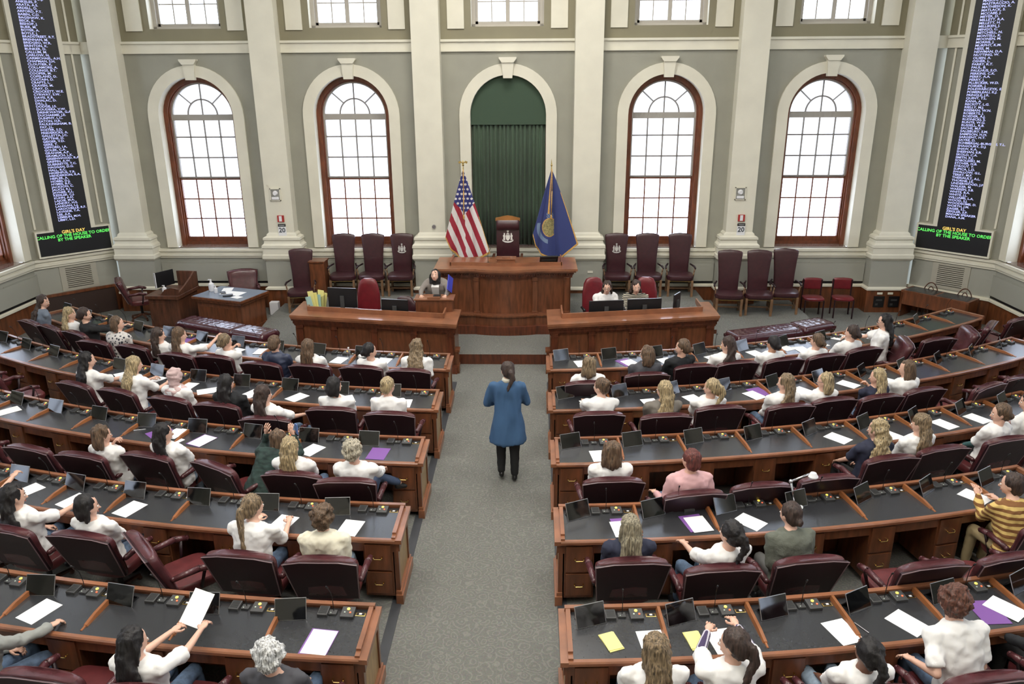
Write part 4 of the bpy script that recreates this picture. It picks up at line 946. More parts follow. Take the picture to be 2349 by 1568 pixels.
# table in the right corner
t=thing('corner_table','low wood table with two black inlays under the right name board','table',(6.98,16.70,0),math.radians(-50)); 
b=nb(); box(b,-.72,.72,-.26,.28,.57,.62); obj('table_top',b,M_woodw,t); b=nb(); box(b,-.66,-.04,-.20,.24,.62,.624); box(b,.02,.66,-.20,.24,.62,.624); obj('leather_inlay',b,M_inlay,t)
b=nb(); box(b,-.70,.70,-.25,-.22,.30,.57); obj('apron',b,M_woodw,t)
for x in (-.69,.69):
    b=nb(); box(b,x-.02,x+.02,-.25,.27,0,.57); obj('side_panel',b,M_woodw,t)
def hoop(loc,rz,label):
    t=thing('bentwood_chair',label,'chair',loc,rz)
    b=nb(); n=14; P=[V((.17*cos(PI*i/n),.14,.44+.34*sin(PI*i/n))) for i in range(n+1)]; tube(b,P,.012,6); obj('outer_hoop',b,M_walnut,t)
    b=nb(); P=[V((.08*cos(PI*i/n),.14,.44+.25*sin(PI*i/n))) for i in range(n+1)]; tube(b,P,.010,6); obj('inner_hoop',b,M_walnut,t)
    b=nb(); loft(b,[sring((0,0,z),.17,.17,18) for z in (.42,.45)]); obj('seat',b,M_walnut,t)
    for a in (.8,2.3,3.9,5.5):
        b=nb(); cone(b,(.17*cos(a),.17*sin(a),0),(.12*cos(a),.12*sin(a),.42),.014,.014,6); obj('leg',b,M_walnut,t)
Rr=Matrix.Rotation(math.radians(-50),4,'Z')
for x,l in ((-.30,'bentwood hoop-back chair behind corner table, nearer the pilaster'),(.42,'bentwood hoop-back chair behind corner table, nearer the side window')): hoop(V((6.98,16.70,0))+Rr@V((x,.12,0)),math.radians(-50),l)
# low dark partition in the left corner
t=thing('low_partition','low wood-framed dark partition under the left name board','partition'); t.matrix_world=CM[-1]@Matrix.Translation((0,-.08,0))
b=nb(); box(b,.02,1.62,-.03,.03,.57,.63); box(b,.02,.07,-.025,.025,0,.57); box(b,1.57,1.62,-.025,.025,0,.57); obj('partition_frame',b,M_woodw,t); b=nb(); box(b,.07,1.57,-.01,.01,0.01,.57); obj('dark_panel',b,mat('dark_brown_panel',(58,42,36),.5),t)
# wall fittings on the pilasters
for i,x in ((0,XC-1.5*BAY),(1,XC+1.5*BAY)):
    sdn='left' if i==0 else 'right'; y=PY-.001
    t=thing('alarm_strobe',f'grey wall niche with white strobe light on the {sdn} pilaster','strobe light',(x-.05,y,2.735)); b=nb()
    for q in ((-.12,-.10,-.14,.14),(.10,.12,-.14,.14),(-.12,.12,.12,.14),(-.12,.12,-.14,-.12)): box(b,q[0],q[1],-.03,0,q[2],q[3])
    obj('niche_frame',b,M_cream,t); b=nb(); box(b,-.10,.10,-.008,0,-.12,.12); obj('niche_back',b,mat('niche_grey',(150,150,144),.6),t)
    b=nb(); cone(b,(0,-.01,.03),(0,-.06,.03),.06,.04,14); box(b,-.08,.08,-.05,-.005,-.11,-.05,bev=.01); obj('strobe_lamp',b,M_white,t)
    t=thing('fire_alarm',f'red fire alarm call point above the {sdn} wall calendar','fire alarm',(x+.02,y,2.19)); b=nb(); box(b,-.075,.075,-.035,0,-.075,.075,bev=.005); obj('alarm_case',b,M_red2,t); b=nb(); box(b,-.035,.03,-.04,-.034,-.06,.065); obj('alarm_window',b,M_white,t)
    t=thing('calendar',f'tear-off wall calendar showing 20 on the {sdn} pilaster','calendar',(x+.03,PY-.012,1.93)); b=nb(); box(b,-.09,.09,-.02,0.0,-.13,.08); obj('calendar_pad',b,M_white,t)
    b=nb(); box(b,-.085,.085,-.022,-.0,.08,.14); obj('calendar_header',b,M_black,t); text('date_digits','20',.15,mat('ink_grey',(70,76,84),.6),t,(0,-.0215,-.05),align='CENTER',off=.004); text('header_text','TODAY',.04,M_white,t,(0,-.0235,.095),align='CENTER')
b=nb(); cone(b,(0,0,0),(0,-.03,0),.05,.04,18); tag(obj('thermostat',b,M_chrome,None,loc=(XC-.5*BAY+.04,PY,2.0)),'small round metal wall fitting on the pilaster left of striped flag','wall fitting')
for x,l in ((6.02,'black framed notice plate on right corner pilaster base, left one'),(6.36,'black framed notice plate on right corner pilaster base, right one')):
    t=thing('notice_plate',l,'plate',(x-.04,PY-.08,.26)); b=nb(); box(b,-.12,.12,-.02,0,-.13,.13,bev=.004); obj('plate',b,M_black,t); b=nb(); box(b,-.07,.07,-.022,-.019,.02,.06); box(b,-.08,-.02,-.022,-.019,-.09,-.04); obj('plate_marks',b,M_dgrey,t)
for x,z,l in ((5.98,.455,'pale socket plate above the left black plate'),(6.22,.455,'pale socket plate between the two black plates'),(XC+.5*BAY+.14,.95,'pale wall socket right of the rostrum'),(-11.75,.455,'pale socket plate on the left corner pilaster base'),(-11.2,.455,'cream socket plate beside the dark walnut desk')):
    b=nb(); box(b,-.06,.06,-.012,0,-.025,.025,bev=.003); tag(obj('socket_plate',b,M_cream,None,loc=(x,PY-(.082 if z<.5 else .041),z)),l,'socket plate')
# ------------------------------------------------------------------ unseen ceiling lights added as general fill, and daylight
for i,(x,y,e,sz) in enumerate(((XC,13.4,400,3.0),(XC-4,9.0,330,3.0),(XC+4,9.0,330,3.0),(XC,4.5,480,3.2),(XC-4.5,.5,260,3),(XC+4.5,.5,260,3))):
    t=thing('ceiling_fill','unseen square ceiling light added as fill above the hall','ceiling light',(x,y,ZC),group='added ceiling fill lights')
    b=nb(); 
    for q in ((-1.05,-1,-1.05,1.05),(1,1.05,-1.05,1.05),(-1,1,-1.05,-1),(-1,1,1,1.05)): box(b,q[0]*sz/2,q[1]*sz/2,q[2]*sz/2,q[3]*sz/2,-.12,0)
    obj('light_frame',b,M_cream,t); b=nb(); box(b,-sz/2,sz/2,-sz/2,sz/2,-.03,-.01); obj('diffuser',b,mat('fill_light_diffuser',(250,245,230),.5,emit=(255,244,224),estr=1.5),t)
    ld=bpy.data.lights.new('ceiling_fill_lamp','AREA'); ld.shape='SQUARE'; ld.size=sz*.95; ld.energy=e*LK; ld.color=(1,.96,.90); lo=bpy.data.objects.new('ceiling_fill_lamp',ld); COL.objects.link(lo); lo.location=(x,y,ZC-.16)  # area lamp under each panel, added for general fill
w=bpy.data.worlds.new('sky'); SC.world=w; w.use_nodes=True; bg=w.node_tree.nodes['Background']; bg.inputs[0].default_value=(.72,.82,1.0,1); bg.inputs[1].default_value=WSTR
def portal(x,y,z,sx,sz,a):
    ld=bpy.data.lights.new('window_daylight','AREA'); ld.shape='RECTANGLE'; ld.size=sx; ld.size_y=sz; ld.cycles.is_portal=True
    o=bpy.data.objects.new('window_daylight',ld); COL.objects.link(o); o.location=(x,y,z); o.rotation_euler=(PI/2,0,a)
for k in (-2,-1,1,2): portal(XC+k*BAY,WY+.6,3.3,1.7,4.0,PI)
for k in range(-2,3): portal(XC+k*BAY,WY+.6,7.7,1.6,3.0,PI)
for s in (-1,1):
    for y in SWIN[:4]: portal(XC+s*11.15,y,3.3,1.7,4.0,PI/2 if s>0 else -PI/2); portal(XC+s*11.15,y,7.7,1.6,3.0,PI/2 if s>0 else -PI/2)
# ------------------------------------------------------------------ people
BATCH=[]; QF=[1.0]
def rem(name,b,m,parent,vox=.016,sm=4,noi=0,nsc=9,aniso=(1,1,1),extra=None):
    vox*=QF[0]
    o=obj(name,b,m,parent,True)
    r=o.modifiers.new('r','REMESH'); r.mode='VOXEL'; r.voxel_size=vox; r.use_smooth_shade=True
    s=o.modifiers.new('s','SMOOTH'); s.iterations=sm; s.factor=.5
    BATCH.append((o,m,noi,nsc,aniso,extra)); return o
def flush():
    bpy.context.view_layer.update(); dg=bpy.context.evaluated_depsgraph_get()
    for o,m,noi,nsc,an,extra in BATCH:
        me=bpy.data.meshes.new_from_object(o.evaluated_get(dg)); old=o.data
        o.modifiers.clear(); 
        if noi:
            me.update(); off=V((rnd.uniform(0,50),rnd.uniform(0,50),0)); ns=[v.normal.copy() for v in me.vertices]
            for v,nn in zip(me.vertices,ns):
                c=v.co; q=V((c.x*an[0],c.y*an[1],c.z*an[2]))*nsc; v.co=c+nn*noi*(noise.noise(q+off)+.6*noise.noise(q*2.3+off))
        if extra:
            bb=bmesh.new(); bb.from_mesh(me); tmp=extra; bb.from_mesh(tmp); bb.to_mesh(me); bb.free()
        me.materials.clear()
        for q in (m if isinstance(m,(list,tuple)) else [m]): me.materials.append(q)
        for p in me.polygons: p.use_smooth=True; p.material_index=0
        o.data=me; me.name=old.name; bpy.data.meshes.remove(old)
    BATCH.clear()
SK={'f':mat('fair_skin',(222,178,156),.5),'t':mat('tan_skin',(196,148,120),.5),'d':mat('brown_skin',(120,82,64),.5)}
def hm(name,c): return mat('hair_'+name,c,.55,var=.6,scale=12,stretch=(7,7,.7),bump=.55,detail=4)
HC={'black':hm('black',(27,24,25)),'dark':hm('dark_brown',(62,48,42)),'brown':hm('brown',(96,76,58)),'light':hm('light_brown',(124,106,82)),'blonde':hm('blonde',(162,144,110)),'red':hm('auburn',(100,52,46)),'grey':hm('grey_blonde',(168,160,142)),'white':hm('white_grey',(206,204,196))}
TOPM={'white':mat('white_cotton',(238,237,236),.8),'cream':mat('cream_fleece',(236,230,208),.9),'black':mat('black_knit',(30,30,32),.85),'navy':mat('navy_cotton',(42,46,66),.85),'greyb':mat('grey_blue_knit',(112,122,136),.85),'dgrey':mat('charcoal_knit',(74,74,80),.85),'puff':mat('grey_puffer',(112,106,98),.55,spec=.4),'npuff':mat('navy_puffer',(44,52,76),.5),'pink':mat('pink_sweater',(212,168,170),.9),'sage':mat('sage_grey_sweater',(104,108,98),.95,bump=.5,scale=60),'green':mat('dark_green_plaid',(48,66,62),.9,var=.4,scale=5,stretch=(1,1,6)),'blue':mat('blue_cardigan',(58,90,126),.85),'blazer':mat('grey_blazer',(132,124,118),.85),'sweat':mat('grey_sweater',(150,152,148),.9),'yellow':None,'floral':None,'fair':None,'tux':mat('dark_top',(24,26,30),.8)}
def stripes(name,c1,c2,sc,kind='z',zm=None):
    m=mat(name,c1,.85); nt=m.node_tree; N=nt.nodes; L=nt.links; tc=N.new('ShaderNodeTexCoord')
    if kind=='z':
        w=N.new('ShaderNodeTexWave'); w.bands_direction='Z'; w.inputs['Scale'].default_value=sc; w.inputs['Distortion'].default_value=.6; w.inputs['Detail'].default_value=0; L.new(tc.outputs['Object'],w.inputs['Vector']); o=w.outputs['Color']; p=.5
    else:
        w=N.new('ShaderNodeTexVoronoi'); w.inputs['Scale'].default_value=sc; L.new(tc.outputs['Object'],w.inputs['Vector']); o=w.outputs['Distance']; p=.36
    r=N.new('ShaderNodeValToRGB'); r.color_ramp.interpolation='CONSTANT'; r.color_ramp.elements[0].color=lin(c2); r.color_ramp.elements[1].position=p; r.color_ramp.elements[1].color=lin(c1)
    L.new(o,r.inputs['Fac'])
    if zm:
        sp=N.new('ShaderNodeSeparateXYZ'); L.new(tc.outputs['Object'],sp.inputs[0]); gt=N.new('ShaderNodeMath'); gt.operation='GREATER_THAN'; gt.inputs[1].default_value=zm; L.new(sp.outputs['Z'],gt.inputs[0])
        mx=N.new('ShaderNodeMix'); mx.data_type='RGBA'; mx.inputs[6].default_value=lin(c1); L.new(gt.outputs[0],mx.inputs[0]); L.new(r.outputs['Color'],mx.inputs[7]); L.new(mx.outputs[2],N['Principled BSDF'].inputs['Base Color'])
    else: L.new(r.outputs['Color'],N['Principled BSDF'].inputs['Base Color'])
    return m
TOPM['yellow']=stripes('yellow_striped_knit',(214,184,112),(128,86,48),5.2)
TOPM['floral']=stripes('floral_blouse',(212,208,204),(52,54,66),22,'v')
TOPM['knitw']=stripes('striped_knit_yoke',(34,34,38),(196,188,168),11,zm=.80)
TOPM['plaid']=stripes('plaid_shirt',(208,204,214),(70,58,92),16)
LEG={'jeans':mat('blue_jeans',(92,112,138),.8,var=.2,scale=20),'ljeans':mat('light_jeans',(150,168,186),.8,var=.15,scale=20),'black':mat('black_trousers',(26,26,28),.8),'khaki':mat('khaki_trousers',(168,150,112),.85),'grey':mat('grey_trousers',(92,92,90),.85),'djeans':mat('dark_jeans',(58,72,98),.8)}
SHOE={'black':mat('black_shoe',(26,26,28),.4),'white':mat('white_shoe',(210,210,206),.5)}
EYEW=mat('eye_white',(235,232,228),.3); EYEB=mat('eye_iris',(50,38,30),.2); LIP=mat('lip_rose',(188,122,110),.4)
b=nb(); ell(b,(0,0,0),(.0115,.008,.007),u=10,v=6); EME=bpy.data.meshes.new('eye'); b.to_mesh(EME); b.free(); EME.materials.append(EYEW)
b=nb(); ell(b,(0,0,0),(.0058,.005,.0058),u=8,v=5); IME=bpy.data.meshes.new('iris'); b.to_mesh(IME); b.free(); IME.materials.append(EYEB)
b=nb(); ell(b,(0,-.002,.003),(.019,.006,.004),u=10,v=5); ell(b,(0,-.002,-.004),(.016,.006,.0045),u=10,v=5); LME=bpy.data.meshes.new('lips'); b.to_mesh(LME); b.free(); LME.materials.append(LIP)
PRE={'lap':(.10,.20,.62),'desk':(.17,.44,.80),'arm':(.28,.12,.70),'chin':None,'thigh':(.16,.28,.62),'down':(.27,.02,.62)}
def ik(S,T,l1,l2,hint):
    d=T-S; L=d.length; mx=(l1+l2)*.985
    if L>mx: T=S+d*(mx/L); d=T-S; L=mx
    dn=d.normalized(); a=(l1*l1-l2*l2+L*L)/(2*L); h=math.sqrt(max(1e-6,l1*l1-a*a)); p=hint-dn*hint.dot(dn); p.normalize()
    return S+dn*a+p*h, T
def hand(b,fb,W,d,up,side,curl=.6):
    # W wrist, d forearm direction, up = back of hand normal, side=+1 thumb toward +x of (d x up)
    d=d.normalized(); x=d.cross(up).normalized(); up=x.cross(d).normalized()
    M=Matrix(((x.x,d.x,up.x,W.x),(x.y,d.y,up.y,W.y),(x.z,d.z,up.z,W.z),(0,0,0,1)))
    ell(b,(0,.045,0),(.038,.05,.016),M,10,8)
    for i,(fx,l) in enumerate(((-.028,.060),(-.010,.072),(.009,.068),(.027,.052))):
        c=curl*(.8+.15*i); p0=V((fx,.082,0)); p1=p0+V((fx*.08,cos(c)*l*.55,-sin(c)*l*.55)); p2=p1+V((0,cos(c*2)*l*.5,-sin(c*2)*l*.5))
        cap(fb,M@p0,M@p1,.0088,.008,6); cap(fb,M@p1,M@p2,.008,.0068,6)
    t0=V((-side*.026,.02,-.004)); t1=V((-side*.052,.05,-.014)); t2=V((-side*.05,.078,-.02)); cap(fb,M@t0,M@t1,.012,.010,6); cap(fb,M@t1,M@t2,.010,.008,6)
def hairdo(style,hc,Mh,Mt,root,P):
    b=nb(); H=lambda p: Mh@V(p)
    def E(c,r): ell(b,c,r,Mh,14,10)
    vox=.013; noi=.008; nsc=30; an=(1.4,1.4,.3)
    if style=='hijab':
        E((0,-.012,.012),(.094,.108,.118)); ell(b,(0,-.02,-.10),(.075,.07,.07),Mh); 
        ell(b,(0,0,.40),(.17,.125,.075),Mt,14,10); ell(b,(0,.04,.36),(.12,.10,.08),Mt,14,10); noi=.016;nsc=16;an=(.6,1,1.6)
    elif style in('short','curly','bob','wavy','afro'):
        E((0,-.030,.028),(.094,.098,.105)); E((0,-.05,-.02),(.088,.074,.095))
        if style=='bob': E((0,-.045,-.04),(.100,.078,.115)); [cap(b,H((s*.086,-.012,.02)),H((s*.092,-.012,-.12)),.018,.024,8) for s in (-1,1)]
        if style=='wavy': E((0,-.05,-.07),(.100,.068,.135)); [cap(b,H((s*.086,-.018,.01)),H((s*.092,-.018,-.15)),.020,.028,8) for s in (-1,1)]; noi=.016; nsc=16
        if style=='curly':
            for i in range(60):
                a=rnd.uniform(0,2*PI); e=rnd.uniform(-.6,1.3); c=V((.098*cos(a)*cos(e),-.035+.098*sin(a)*cos(e),.025+.105*sin(e)))
                if c.y>.03 and c.z<.07: continue
                E(c,(rnd.uniform(.018,.028),)*3)
            noi=.012;nsc=40;an=(1,1,1)
    else:
        E((0,-.028,.030),(.092,.100,.104)); E((0,-.055,-.01),(.086,.072,.096))
        back=P.get('hl',.42)   # hair length down from head centre
        if style in('long','longcurly','half'):
            [cap(b,H((s*.084,-.022,.01)),H((s*.086,-.028,-.12)),.018,.026,8) for s in (-1,1)]
            w=1.25 if style=='longcurly' else 1.0
            h0=H((0,-.05,0)); up=V((0,0,1)); ax=(Mt.to_3x3()@V((1,0,0))).normalized(); hx=(Mh.to_3x3()@V((1,0,0))).normalized()
            sh=P.get('hside',0)
            p2=Mt@V((sh*.05,-.128,.40)); p3=Mt@V((sh*.09,-.155,.60-back)); p1=H((0,-.085,-.08))
            rg=[]
            for c,x,wx,wy in ((h0,hx,.082,.06),(p1,hx,.088*w,.05),(p2*.6+p1*.4,(ax+hx).normalized(),.098*w,.042),(p2,ax,.105*w,.038),((p2+p3)/2,ax,.10*w,.032),(p3,ax,.075*w,.018)):
                y=V((0,0,1)).cross(x).normalized(); rg.append([c+x*wx*cos(2*PI*i/18)+y*wy*sin(2*PI*i/18) for i in range(18)])
            loft(b,rg); noi=.012 if style!='longcurly' else .022; nsc=26 if style!='longcurly' else 17; an=(1.5,1.5,.35) if style!='longcurly' else (1,1,.8)
        if style in('bun','lowbun'): z=.06 if style=='bun' else -.05; E((0,-.118,z),(.042,.036,.04))
        if style=='half': E((0,-.105,.045),(.03,.024,.026))
        if style in('pony','braids'):
            p=[(0,-.105,.03),(0,-.145,.0),(0.01,-.155,-.09),(.01,-.14,-.10-back*.5)]
            for i in range(3): cap(b,H(p[i]),H(p[i+1]) if i<2 else (Mt@V((P.get('hside',0)*.04,-.14,.60-back))),(.026,.034,.036)[i],(.034,.036,.016)[i],8)
        if style=='braids':
            for s in (-1,1): E((s*.05,-.06,.05),(.03,.05,.05))
            noi=.01; nsc=40; an=(1,.3,1)
    return rem('hair',b,hc,root,vox,1,noi*1.3,nsc,an)
def person(label,loc,rz,P,name='person'):
    root=thing(name,label,'person',loc,rz); sc=P.get('sc',1.0); root.scale=(sc,sc,sc)
    stand=P.get('stand'); hz=.92 if stand else .53
    pel=V((0,-.06 if not stand else 0,hz)); R=math.radians
    Mt=Matrix.Translation(pel+V((P.get('sx',0),0,0)))@Matrix.Rotation(R(P.get('turn',0)),4,'Z')@Matrix.Rotation(-R(P.get('lean',0)),4,'X')@Matrix.Rotation(R(P.get('side',0)),4,'Y')
    Mt=Mt@Matrix.Diagonal((1,1,1.12,1)); nk=Mt@V((0,.005,.47)); hc=Mt@V((0,.022+P.get('hf',0),.590))
    Mh=Matrix.Translation(hc)@Matrix.Rotation(R(P.get('turn',0)+P.get('hy',0)),4,'Z')@Matrix.Rotation(-R(P.get('hp',8)),4,'X')@Matrix.Rotation(R(P.get('ht',0)),4,'Y')
    sk=SK[P.get('skin','f')]; B=nb(); F=nb(); S=nb()   # body, fingers, shirt
    E=lambda bb,c,r,M,u=12,v=8: ell(bb,c,r,M,u,v)
    E(B,(0,-.008,.018),(.074,.092,.094),Mh,16,12); E(B,(0,.028,-.036),(.063,.062,.068),Mh,14,10); E(B,(0,.060,-.088),(.024,.022,.020),Mh)
    E(B,(0,.04,-.0),(.062,.05,.05),Mh); cap(B,Mh@V((0,.088,.0)),Mh@V((0,.108,-.036)),.008,.013,8)
    for s in (-1,1): E(B,(s*.076,-.004,-.018),(.011,.02,.030),Mh); E(B,(s*.034,.062,-.035),(.022,.02,.022),Mh)
    cap(B,Mh@V((0,-.02,-.07)),nk-V((0,0,.03)),.050,.058,12)
    fat=P.get('fat',1.0)*1.07
    def torso(bb,g):
        loft(bb,[sring((0,y0,z),rx*fat+g,ry*fat+g,18,.85,Mt) for z,rx,ry,y0 in ((-.06,.15,.11,0),(.02,.168,.118,0),(.13,.145,.105,0),(.26,.155,.112,.008),(.36,.165,.108,.0),(.42,.150,.085,-.008),(.455,.085,.062,-.005),(.47,.058,.052,0))])
        for s in (-1,1): ell(bb,(s*.17,-.004,.395),(.052+g,.054+g,.050+g),Mt,12,8)
    torso(B,-.014); torso(S,.014)
    if P.get('chest',True):
        for s in (-1,1): ell(S,(s*.07,.085,.27),(.065,.05,.06),Mt)
    sl=P.get('sl','short')
    for s,key in ((-1,'la'),(1,'ra')):
        t=P.get(key,'lap')
        if t=='chin': T=Mh@V((s*.03,.10,-.135))
        elif t=='cheek': T=Mh@V((s*.06,.09,-.10))
        elif isinstance(t,str): q=PRE[t]; T=V((s*q[0],q[1],q[2]))
        else: T=V(t)
        Sh=Mt@V((s*.195,0,.395)); hint=(Mt.to_3x3()@V((s*.28,-.7,-1))) if not P.get('eh') else V(P['eh'])*1.0
        if P.get('eh'): hint.x*=s
        dW=(T-Sh).normalized(); El,W=ik(Sh,T,.275,.235,hint)
        cap(B,Sh,El,.040,.034,10); cap(B,El,W,.034,.024,10)
        d=(W-El).normalized(); upv=V((0,0,1)) if abs(d.z)<.8 else (Mh.to_3x3()@V((0,-1,0)) if t in('chin','cheek') else V((0,-1,0)))
        hd=d if t not in ('desk','lap','thigh') else (d+V((-s*.25,.3,0 if t=='desk' else -.1))).normalized()
        hand(B,F,W,hd,upv,s if True else s,P.get('curl',.5) if t not in ('chin','cheek') else .9)
        if sl=='short': M_=Sh.lerp(El,.72); cap(S,Sh,M_,.060,.056,12); cone(S,Sh.lerp(El,.4),M_+(El-Sh).normalized()*.035,.058,.070,12)
        else: cap(S,Sh,El,.062,.053,12); cap(S,El,El.lerp(W,.93),.053,.040,12)
        root['_el%d'%(s>0)]=0
        del root['_el%d'%(s>0)]
        P['W%d'%s]=W; P['d%d'%s]=d; P['E%d'%s]=El
    # legs
    Lg=nb(); lp=P.get('legs','sit')
    for s in (-1,1):
        hp=V((s*.085,pel.y,hz+.0))
        if stand:
            k=P['knees'][0 if s<0 else 1]; a=P['ank'][0 if s<0 else 1]; K=V(k); A=V(a)
        elif lp=='cross' and s>0: K=V((.12,.36,.62)); A=V((.36,.46,.48))
        elif lp=='cross': K=V((-.06,.38,.50)); A=V((-.04,.40,.09))
        elif lp=='side': K=V((s*.10+P.get('kx',.15),.33,.53)); A=V((s*.09+P.get('kx',.15)*1.3,.36,.09))
        else: K=V((s*.11,.37,.51)); A=V((s*.11,.40+(.0 if s<0 else .05),.09))
        cap(B,hp,K,.068,.046,10); cap(B,K,A,.044,.032,10)
        lg=1.2 if stand else 1; cap(Lg,hp,K,.088*lg,.062*lg,12); cap(Lg,K,A+(K-A)*.08,.060*lg,.048*lg,12)
        fd=V((0,1,0)) if not (lp=='cross' and s>0) else V((.75,.55,-.1)).normalized()
        if stand: fd=V(P.get('fd',(0,1,0)))
        Fo=nb(); ell(Fo,(0,.055,-.045),(.042,.115,.036),Matrix.Translation(A)@fd.to_track_quat('Y','Z').to_matrix().to_4x4()); ell(Fo,(0,-.02,-.03),(.038,.045,.048),Matrix.Translation(A)@fd.to_track_quat('Y','Z').to_matrix().to_4x4()); rem('shoe',Fo,SHOE[P.get('shoes','black')],root,.014,2)
    ell(Lg,(0,pel.y,hz),(.165*fat,.125*fat,.095))
    fm=bpy.data.meshes.new('t'); F.to_mesh(fm); F.free()
    rem('body',B,sk,root,.0135,2,extra=fm)
    rem('trousers',Lg,LEG[P.get('pants','jeans')],root,.018,3,.006,14)
    tm=TOPM[P.get('top','white')]
    if P.get('hood'): ell(S,(0,-.10,.40),(.115,.055,.085),Mt); ell(S,(0,-.03,.45),(.10,.085,.04),Mt)
    if P.get('puffy'): 
        for z in (.04,.12,.20,.28,.35): loft(S,[sring((0,0,z+q),.175*fat+w,.13+w,18,.85,Mt) for q,w in ((-.035,.0),(-.015,.018),(.015,.018),(.035,0))])
    if P.get('coat'):
        loft(S,[sring((ox,oy,z),rx,ry,24,.9,None,None) for z,rx,ry,ox,oy in ((.58,.255,.20,0,-.02),(.72,.235,.185,0,-.01),(.88,.205,.165,0,0),(1.02,.185,.145,0,0),(1.2,.175,.125,0,.01))])
    rem('shirt' if P.get('top','white') in('white','fair') else 'top',S,tm,root,.017,3,P.get('fold',.015),P.get('fsc',12),P.get('fan',(1,1,1)))
    if P.get('cuff'): 
        for s in (-1,1): c=nb(); cap(c,P['E%d'%s],P['E%d'%s].lerp(P['W%d'%s],.85),.043,.034,10); rem('undershirt_sleeve',c,P['cuff'],root,.015,2)
    hairdo(P.get('hair','long'),P['hm'] if 'hm' in P else HC[P.get('hc','brown')],Mh,Mt,root,P)
    for s in (-1,1):
        e=obj('eye',EME,None,root); e.matrix_local=Mh@Matrix.Translation((s*.030,.083,-.002)); 
        i=obj('iris',IME,None,e); i.location=(0,.006,0)
    l=obj('lips',LME,None,root); l.matrix_local=Mh@Matrix.Translation((0,.090,-.068))
    if P.get('glasses'):
        g=nb()
        for s in (-1,1):
            n=14; tube(g,[Mh@V((s*.032+.022*cos(2*PI*i/n),.098,-.002+.018*sin(2*PI*i/n))) for i in range(n+1)],.0022,5); tube(g,[Mh@V((s*.054,.098,0)),Mh@V((s*.078,.0,.0))],.0022,5)
        tube(g,[Mh@V((-.01,.098,0)),Mh@V((.01,.098,0))],.0022,5); obj('glasses',g,M_black,root)
    if P.get('brows',True):
        g=nb()
        for s in (-1,1): cap(g,Mh@V((s*.018,.086,.022)),Mh@V((s*.042,.078,.024)),.0035,.003,6)
        obj('eyebrows',g,P['hm'] if 'hm' in P else HC[P.get('hc','brown')],root,True)
    return root,Mt,Mh
LOOK=V((-3.7,14.6,1.5))
def member(row,sd,s,dr,label,**P):
    """seated member; dr is the head's distance behind the desk edge"""
    th=DROT(row,sd,s)
    ch=min(((abs(q[2]-s),q) for k_,q in CPOS.items() if k_[0]==sd and k_[1]==row),key=lambda e:e[0])
    if 'rd' in P: rd=P.pop('rd')
    elif ch[0]<.5: rd=ch[1][3]-.375+.03; P.setdefault('ct',math.degrees(ch[1][1]-DROT(row,sd,ch[1][2]))*.8)
    else: rd=.30
    P.setdefault('lean',max(-13,math.degrees(math.asin(max(-.7,min(.85,(rd+.03-dr)/.66))))))
    ct=P.pop('ct',0); a=th+math.radians(ct)
    loc=DP(row,sd,s,rd,0)
    # head turns toward the speaker at the lectern
    d=LOOK-loc; want=math.degrees(math.atan2(-d.x,d.y)); rel=want-math.degrees(a)-P.get('turn',0)
    P.setdefault('hy',max(-62,min(62,rel)))
    P.setdefault('sc',rnd.uniform(1.0,1.05)); QF[0]={1:1.3,2:1.2,3:1.1}.get(row,1.0)
    return person(label,loc,a,P)
m=member; L_=-1; R_=1
# front left row
m(1,L_,9.05,.15,'person with long dark hair in grey-blue sweater at far left corner, looking round',hair='long',hc='dark',top='greyb',sl='long',hy=-55,turn=-10,ct=6)
m(1,L_,7.86,.32,'person with long blonde hair in white shirt near the left corner',hair='long',hc='blonde',hl=.5)
m(1,L_,7.42,.31,'person in black sweater stretching an arm along the front left desk',hair='lowbun',hc='dark',top='black',sl='long',la='desk',ra=(.42,.55,.92),turn=-16)
m(1,L_,6.49,.42,'person with brown bob wearing black and white floral blouse',hair='bob',hc='brown',top='floral',sl='long',fat=1.15)
m(1,L_,5.50,.62,'person with dark hair in white shirt turned toward front, beside the floral blouse',hair='long',hc='dark',hl=.3,la='arm',ra='arm',turn=-10,cuff=TOPM['tux'])
m(1,L_,5.08,.50,'person with long brown hair and white shirt raising one hand, front left row',hair='long',hc='brown',ra=(.28,.35,1.02),pants='khaki')
m(1,L_,4.26,.62,'person with light brown bun in white shirt resting hand on face, front left',hair='lowbun',hc='light',ra='cheek',la='arm',turn=-8)
m(1,L_,3.42,.44,'person in navy hooded puffer jacket with brown hair, front left row',hair='short',hc='brown',top='npuff',sl='long',hood=1,puffy=1,hy=-10,hp=15)
m(1,L_,2.86,.52,'person with straight brown hair in white shirt, fourth chair front left',hair='long',hc='brown',hl=.36,hy=-8)
m(1,L_,1.90,.45,'person with dark ponytail in white shirt glancing right, front left row',hair='lowbun',hc='black',hy=-55,turn=-6)
m(1,L_,1.25,.20,'person with long half-tied wavy blonde-brown hair at front left row aisle end',hair='longcurly',hc='light',hl=.5,hy=0,la='lap',ra='lap')
